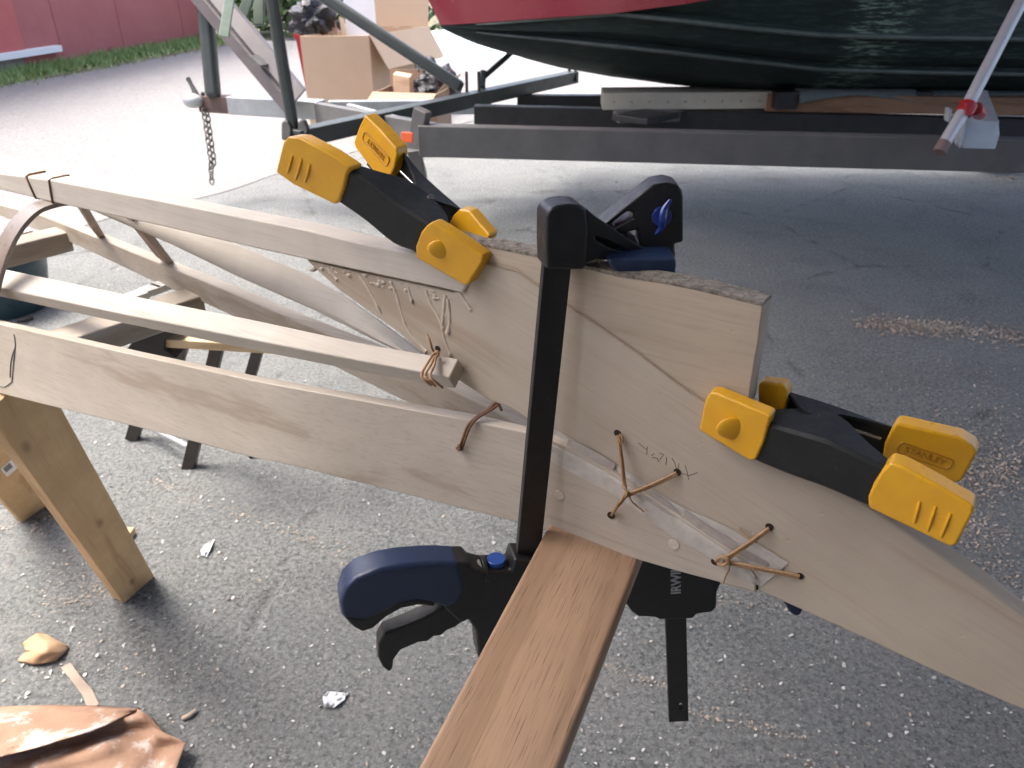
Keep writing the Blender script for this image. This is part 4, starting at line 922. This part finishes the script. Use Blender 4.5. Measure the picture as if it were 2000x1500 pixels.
# ------------------------------------------------------------------ red building
rbld = thing('red_building', 'red wooden barn wall with white trim across the yard', 'building', V((-6.3, 11, 0)))
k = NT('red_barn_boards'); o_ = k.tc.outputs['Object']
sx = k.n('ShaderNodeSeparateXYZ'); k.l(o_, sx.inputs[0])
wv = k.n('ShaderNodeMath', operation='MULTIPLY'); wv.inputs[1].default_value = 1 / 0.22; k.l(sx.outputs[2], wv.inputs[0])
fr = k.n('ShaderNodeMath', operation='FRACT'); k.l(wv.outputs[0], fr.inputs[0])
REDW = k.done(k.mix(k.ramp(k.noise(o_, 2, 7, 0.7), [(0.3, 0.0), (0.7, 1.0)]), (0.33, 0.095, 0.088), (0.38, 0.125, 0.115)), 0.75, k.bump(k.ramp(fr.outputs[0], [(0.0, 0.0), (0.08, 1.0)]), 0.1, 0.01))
def wallseg(nm, s0, s1, z0, z1, m, proud=0.0, th=0.12):
    a, b = wl0 + wd_ * s0 + wn_ * proud, wl0 + wd_ * s1 + wn_ * proud
    return MB().prism([a + V((0, 0, z0)), b + V((0, 0, z0)), b + V((0, 0, z1)), a + V((0, 0, z1))], -wn_ * th).build(nm, m, rbld, 0.004)
LW = (wl1 - wl0).length
sdoor = (Y(72, 110, 10.9) - wl0).dot(wd_)
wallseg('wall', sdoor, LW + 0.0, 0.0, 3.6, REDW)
wallseg('sliding_door', -9, sdoor, 0.28, 3.6, mk('sunlit_red_door', (0.42, 0.10, 0.09), (0.46, 0.12, 0.105), 3, 0.7), 0.05)  # sunlight on the door is put into its lighter red
wallseg('door_trim', sdoor - 0.07, sdoor + 0.03, 0.95, 3.6, mk('white_trim', (0.8, 0.8, 0.78), None, 3, 0.6), 0.09, 0.06)
wallseg('foundation', -9, sdoor - 0.01, 0.0, 0.2, mk('concrete', (0.22, 0.18, 0.16), (0.28, 0.24, 0.22), 6, 0.9), 0.0)
wallseg('sill_board', -9, sdoor + 0.65, 0.20, 0.28, mk('white_sill', (0.72, 0.71, 0.69), None, 5, 0.7), 0.10, 0.2)
for s_ in (sdoor + 0.75, sdoor + 2.2, sdoor + 4.0): wallseg('panel_seam', s_, s_ + 0.02, 0.0, 3.6, mk('seam_red', (0.30, 0.088, 0.082), None, 3, 0.8), 0.006, 0.02)  # panel seams in a slightly darker red
MB().prism([wl0 - wd_ * 9 + V((0, 0, 3.6)) + wn_ * .4, wl1 + V((0, 0, 3.6)) + wn_ * .4, wl1 + V((0, 0, 5.2)) - wn_ * 4, wl0 - wd_ * 9 + V((0, 0, 5.2)) - wn_ * 4], V((0, 0, .12))).build('roof', mk('roof_shingle', (0.10, 0.10, 0.10), (0.14, 0.13, 0.13), 8, 0.9), rbld)
MB().prism([wl1 - wd_ * .12, wl1 - wn_ * 8 - wd_ * .12, wl1 - wn_ * 8 + V((0, 0, 3.6)) - wd_ * .12, wl1 + V((0, 0, 3.6)) - wd_ * .12], wd_ * .12).build('wall', REDW, rbld)

# ------------------------------------------------------------------ greenery behind
def bush(name, label, cat, c, rx, ry, h, n, seed, m, trunk=False):
    rt = thing(name, label, cat, V((c[0], c[1], 0)), 'greenery beyond the yard'); rr = random.Random(seed); mb = MB()
    for i in range(n):
        a = rr.random() * 6.28; z = rr.random() ** 0.8; r = (1 - 0.55 * z) * (rr.random() ** 0.45)
        p = V((c[0] + rx * r * math.cos(a), c[1] + ry * r * math.sin(a), 0.03 + h * z))
        if mn.noise(p * 1.6) < -0.22: continue
        s_ = 0.05 + 0.06 * rr.random(); q_ = V((rr.gauss(0, 1), rr.gauss(0, 1), rr.gauss(0, 1))).normalized(); u = q_.orthogonal().normalized(); w = q_.cross(u)
        mb.add([p - u * s_, p + w * s_ * .5, p + u * s_, p - w * s_ * .5], [(0, 1, 2, 3)])
    mb.build('crown', m, rt, smooth=False)
    t = MB()
    for i in range(6):
        a = i * 1.05; t.tube([V((c[0], c[1], 0)), V((c[0] + rx * .25 * math.cos(a), c[1] + ry * .25 * math.sin(a), h * .4)), V((c[0] + rx * .5 * math.cos(a), c[1] + ry * .5 * math.sin(a), h * .75))], [.04, .025, .008], 6)
    t.build('trunk', mk('bark', (0.09, 0.07, 0.05), None, 3, 0.9), rt)
LEAF = mk('leaf_green', (0.050, 0.105, 0.022), (0.085, 0.15, 0.035), 2.5, 0.55)
LEAF2 = mk('leaf_deep_green', (0.030, 0.070, 0.020), (0.060, 0.115, 0.030), 2.5, 0.55)
bush('bush', 'leafy green bush beyond the barn corner, left of the rubbish bag', 'bush', (-4.3, 16.6), 1.5, 1.2, 2.6, 5200, 1, LEAF)
bush('bush', 'darker bush at the barn corner, seen between the trailer posts', 'bush', (-5.3, 16.9), 1.1, 0.9, 2.2, 3200, 2, LEAF2)
bush('bush', 'low round bush behind the big cardboard box', 'bush', (-2.2, 17.2), 1.4, 1.0, 2.4, 3200, 4, LEAF2)

# ------------------------------------------------------------------ litter on the floor
def crumple(name, px_grid, hfun, m, label, cat, solid=0.0012):
    """grid of sight-line rows laid on the ground, lifted by hfun(u, v)"""
    secs = []; n, m_ = len(px_grid), len(px_grid[0])
    NU, NV = 22, 22
    for i in range(NU + 1):
        row = []
        for j in range(NV + 1):
            u, v = i / NU * (n - 1), j / NV * (m_ - 1); i0, j0 = min(int(u), n - 2), min(int(v), m_ - 2); fu, fv = u - i0, v - j0
            a = V(px_grid[i0][j0]).lerp(V(px_grid[i0][j0 + 1]), fv); b = V(px_grid[i0 + 1][j0]).lerp(V(px_grid[i0 + 1][j0 + 1]), fv); q = a.lerp(b, fu)
            z = hfun(i / NU, j / NV); row.append(G(q.x, q.y, max(0.002, z)))
        secs.append(row)
    return tag(MB().loft(secs, closed=False).build(name, m, None, angle=70, solid=solid), label, cat)
k = NT('brown_kraft_paper'); o_ = k.tc.outputs['Object']
KR = k.mix(k.ramp(k.noise(o_, 7, 5), [(0.3, 0.0), (0.7, 1.0)]), (0.23, 0.14, 0.095), (0.32, 0.21, 0.15))
KR = k.mix(k.ramp(k.noise(o_, 13, 7, 0.7), [(0.52, 0.0), (0.60, 0.75)]), KR, (0.40, 0.38, 0.36))
KR = k.mix(k.ramp(k.noise(o_, 10, 3, 0.5), [(0.70, 0.0), (0.74, 0.9)]), KR, (0.03, 0.04, 0.05))
KRAFT = k.done(KR, 0.9, k.bump(k.noise(o_, 17, 7, 0.65), 0.5, 0.012), 0, 0.15)
pb = thing('paper_bag', 'crumpled brown paper bag with white paint smears, in the lower left corner', 'paper bag', G(120, 1460))
def sheetpart(nm, grid, hf, m):
    o = crumple(nm, grid, hf, m, 'x', 'x'); del o['label']; del o['category']; o.parent = pb; o.location = V(o.location) - V(pb.location); return o
nz = lambda u, v, s: mn.noise(V((u * 3.2, v * 3.2, s)))
sheetpart('lower_sheet', [[(-120, 1440), (60, 1420), (180, 1400), (268, 1384), (300, 1404)], [(-120, 1480), (80, 1462), (200, 1440), (290, 1420), (318, 1430)], [(-120, 1540), (60, 1520), (200, 1490), (300, 1470), (362, 1450)], [(-120, 1620), (60, 1600), (200, 1570), (300, 1530), (345, 1500)], [(-120, 1700), (60, 1690), (200, 1660), (300, 1610), (336, 1560)]],
          lambda u, v: 0.022 + 0.030 * nz(u, v, 1) + 0.02 * nz(u * 2, v * 2, 5) + 0.03 * max(0, v - 0.6), KRAFT)
sheetpart('folded_flap', [[(-120, 1384), (0, 1380), (100, 1377), (190, 1379), (276, 1384)], [(-120, 1400), (0, 1398), (100, 1392), (180, 1390), (266, 1388)], [(-120, 1440), (0, 1430), (90, 1424), (160, 1414), (236, 1402)], [(-120, 1480), (0, 1462), (70, 1450), (130, 1436), (208, 1416)], [(-120, 1500), (0, 1478), (34, 1470), (90, 1455), (180, 1428)]],
          lambda u, v: 0.012 + 0.060 * u ** 0.8 + 0.014 * nz(u, v, 9) + 0.006 * nz(u * 3, v * 3, 2), KRAFT)
crumple('paper_scrap', [[(44, 1256), (72, 1236), (90, 1238), (110, 1250)], [(48, 1268), (76, 1254), (100, 1252), (134, 1262)], [(52, 1272), (70, 1276), (100, 1278), (130, 1270)], [(33, 1290), (62, 1298), (80, 1296), (108, 1292)]],
        lambda u, v: 0.006 + 0.03 * math.sin(u * 3.1) * math.sin(v * 3.1) + 0.010 * nz(u, v, 4), mk('tan_paper', (0.42, 0.27, 0.155), (0.36, 0.22, 0.12), 14, 0.6, 0.4, 60), 'small folded scrap of tan paper lying alone on the asphalt', 'paper')
crumple('paper_strip', [[(118, 1304), (138, 1294)], [(140, 1330), (158, 1322)], [(162, 1360), (180, 1346)], [(172, 1388), (194, 1376)]], lambda u, v: 0.006 + 0.006 * math.sin(u * 6), mk('dusty_paper', (0.22, 0.17, 0.13), (0.30, 0.24, 0.19), 20, 0.8), 'narrow dusty strip of paper running to the brown bag', 'paper')
WHT = mk('white_flake', (0.62, 0.64, 0.65), (0.5, 0.52, 0.53), 60, 0.6)
crumple('white_scrap', [[(398, 1064), (420, 1052)], [(392, 1074), (412, 1070)], [(394, 1084), (404, 1088)]], lambda u, v: 0.006 + 0.008 * nz(u, v, 8), WHT, 'torn white scrap on the ground right of the trestle leg', 'scrap')
crumple('white_scrap', [[(640, 1350), (676, 1354)], [(630, 1362), (674, 1366)], [(634, 1380), (652, 1382)]], lambda u, v: 0.006 + 0.010 * nz(u, v, 6), WHT, 'flat white scrap on the ground left of the oak plank', 'scrap')
def stick(a, b, r, m, label): tag(MB().tube([G(*a, r), G((a[0] + b[0]) / 2, (a[1] + b[1]) / 2 + 2, r * 1.3), G(*b, r)], [r, r, r * .8], 7).build('stick', m, None, angle=80), label, 'stick', 'small sticks on the ground')
TW = mk('pale_twig', (0.42, 0.33, 0.26), None, 30, 0.8); TWD = mk('dark_twig', (0.045, 0.038, 0.032), None, 30, 0.8)
stick((356, 1404), (382, 1388), 0.005, TW, 'short pale stick lying right of the brown paper bag')
stick((486, 892), (508, 880), 0.006, TWD, 'short dark stick lying below the gunwale')
stick((92, 782), (106, 778), 0.006, TWD, 'short dark stub beside the top of the trestle leg')
stick((34, 626), (64, 620), 0.008, TWD, 'thick dark stub on the ground near the teal tub')
tag(MB().box(G(248, 1048) - V((.012, .012, 0)), G(248, 1048) + V((.018, .014, .02))).build('wood_chunk', W['leg'], None, 0.002), 'tiny chunk of brown wood behind the trestle leg', 'wood chunk')

# shavings: thousands of tiny curled flakes, thick in drifts along cracks and to the right
SH = mk('wood_shavings', (0.36, 0.29, 0.225), (0.48, 0.41, 0.335), 3, 0.85)
SH2 = mk('grit_flakes', (0.36, 0.35, 0.34), (0.52, 0.51, 0.49), 3, 0.8)
rs = random.Random(11)
def flakes(name, label, m, spots, cat):
    mb = MB()
    for p, s_ in spots:
        a = rs.random() * 6.28; u = V((math.cos(a), math.sin(a), rs.gauss(0, .35))) * s_; w = V((-math.sin(a), math.cos(a), rs.gauss(0, .35))) * (s_ * (0.3 + 0.5 * rs.random()))
        z = V((0, 0, 0.0015 + s_ * 0.4)); b = V((0, 0, s_ * 0.5 * rs.random()))
        mb.add([p + z - u - w, p + z + u * .2 - w * 1.1 + b, p + z + u, p + z + w + b, p + z - u * .8 + w * .6], [(0, 1, 2, 3, 4)])
    return tag(mb.build(name, m, None, smooth=False), label, cat, None, 'stuff')
sp = []
def blob(x0, y0, x1, y1, sx_, n, s0=0.0022, s1=0.0055, dens=None):
    for i in range(n):
        f = rs.random(); c = V((x0 + (x1 - x0) * f, y0 + (y1 - y0) * f)); x, y = c.x + rs.gauss(0, sx_), c.y + rs.gauss(0, sx_ * .45)
        p = G(x, y)
        if -6 < p.x < 6 and p.y < 9: sp.append((p, s0 + (s1 - s0) * rs.random() ** 2))
blob(1690, 632, 1860, 645, 20, 1300, .003, .0075); blob(1850, 640, 2010, 660, 20, 650, .003, .0075); blob(1950, 350, 2010, 350, 20, 220, .005, .01)
blob(1880, 950, 1990, 900, 55, 1100, .002, .006); blob(1780, 1000, 1940, 1050, 50, 800, .002, .005); blob(1880, 780, 2000, 900, 70, 600, .002, .005)
blob(1600, 700, 2000, 760, 80, 300, .002, .005); blob(1900, 1060, 1990, 1160, 25, 160, .002, .005)
blob(300, 940, 420, 985, 12, 60, .0018, .0045); blob(420, 985, 620, 1060, 13, 110, .0018, .0045); blob(620, 1060, 760, 1130, 16, 50, .0018, .0045)
blob(1180, 1300, 1320, 1350, 9, 80, .0015, .0035); blob(1340, 1390, 1560, 1440, 14, 110, .0015, .0035); blob(1400, 1170, 1560, 1190, 14, 80, .0015, .0035); blob(1560, 1480, 1800, 1500, 30, 60, .0015, .003)
blob(20, 1040, 120, 1000, 30, 130, .0018, .004); blob(120, 1110, 240, 1170, 50, 110, .0018, .004); blob(240, 1260, 360, 1330, 60, 90, .0018, .004); blob(60, 1180, 220, 1150, 50, 80, .0018, .004)
blob(1050, 330, 1700, 360, 40, 200, .003, .007); blob(1260, 470, 1300, 480, 30, 60, .003, .006)
for i in range(900):
    p = G(rs.uniform(-40, 2040), rs.uniform(360, 1520)); sp.append((p, 0.0014 + 0.0034 * rs.random() ** 3))
flakes('wood_shavings', 'scattered tan wood shavings in drifts along the cracks of the asphalt', SH, sp, 'shavings')
sp = []
for i in range(5200):
    x, y = rs.uniform(-60, 2060), rs.uniform(330, 1520); p = G(x, y)
    if rs.random() < 0.75 or y > 800: sp.append((p, 0.0012 + 0.0042 * rs.random() ** 4))
flakes('grit', 'pale grit sprinkled over the asphalt', SH2, sp, 'grit')

# ------------------------------------------------------------------ unseen shed: roof edge set for the light, back wall added to block it
shed = thing('open_shed', 'unseen timber shed roof over the workplace, with a back wall added to block light', 'shed', V((3, 1, 0)))
RW = wood('shed_boards', (0, 1, 0), (0.30, 0.29, 0.28), (0.2, 0.185, 0.17))
RX0, RX1, RY0, RY1, RZ = -1.5, 4.6, -1.7, 5.2, 3.3
MB().prism([V((RX0, RY0, RZ)), V((RX1, RY0, RZ + .3)), V((RX1, RY1, RZ + .3)), V((RX0, RY1, RZ))], V((0, 0, .1))).build('roof', RW, shed)
MB().box((-4.2, RY0 - .1, 0), (RX1 - .1, RY0 - .003, RZ + .6)).build('wall', RW, shed)  # back wall out of view, added to block light from behind the camera
for x, y in ((RX0 + .1, RY0 + .1),): MB().box((x - .07, y - .07, 0), (x + .07, y + .07, RZ)).build('post', RW, shed, 0.004)

# ------------------------------------------------------------------ light
AZ = R(-75); EL = R(66)     # sun direction: azimuth from +Y towards +X
w = bpy.data.worlds.new('World'); sc.world = w; w.use_nodes = True
nt = w.node_tree; bg = nt.nodes['Background']; sk = nt.nodes.new('ShaderNodeTexSky'); sk.sky_type = 'NISHITA'; sk.sun_disc = False
sk.sun_elevation = EL; sk.sun_rotation = AZ; sk.air_density = 0.8; sk.dust_density = 6.0; sk.ozone_density = 1.0
nt.links.new(sk.outputs[0], bg.inputs[0]); bg.inputs[1].default_value = 0.15
sd_ = bpy.data.lights.new('sun', 'SUN'); sd_.energy = 0.9; sd_.angle = R(25); sd_.color = (1.0, 0.985, 0.96)
so = bpy.data.objects.new('sun', sd_); COL.objects.link(so); so.location = (0, 0, 8)
dv = V((math.sin(AZ) * math.cos(EL), math.cos(AZ) * math.cos(EL), math.sin(EL)))
so.rotation_euler = dv.to_track_quat('Z', 'Y').to_euler()
sc.view_settings.view_transform = 'Standard'; sc.view_settings.look = 'None'; sc.view_settings.gamma = 1.0
sc.view_settings.exposure = 2.25
sc.render.engine = 'CYCLES'; sc.cycles.max_bounces = 8; sc.cycles.diffuse_bounces = 5; sc.cycles.use_denoising = True
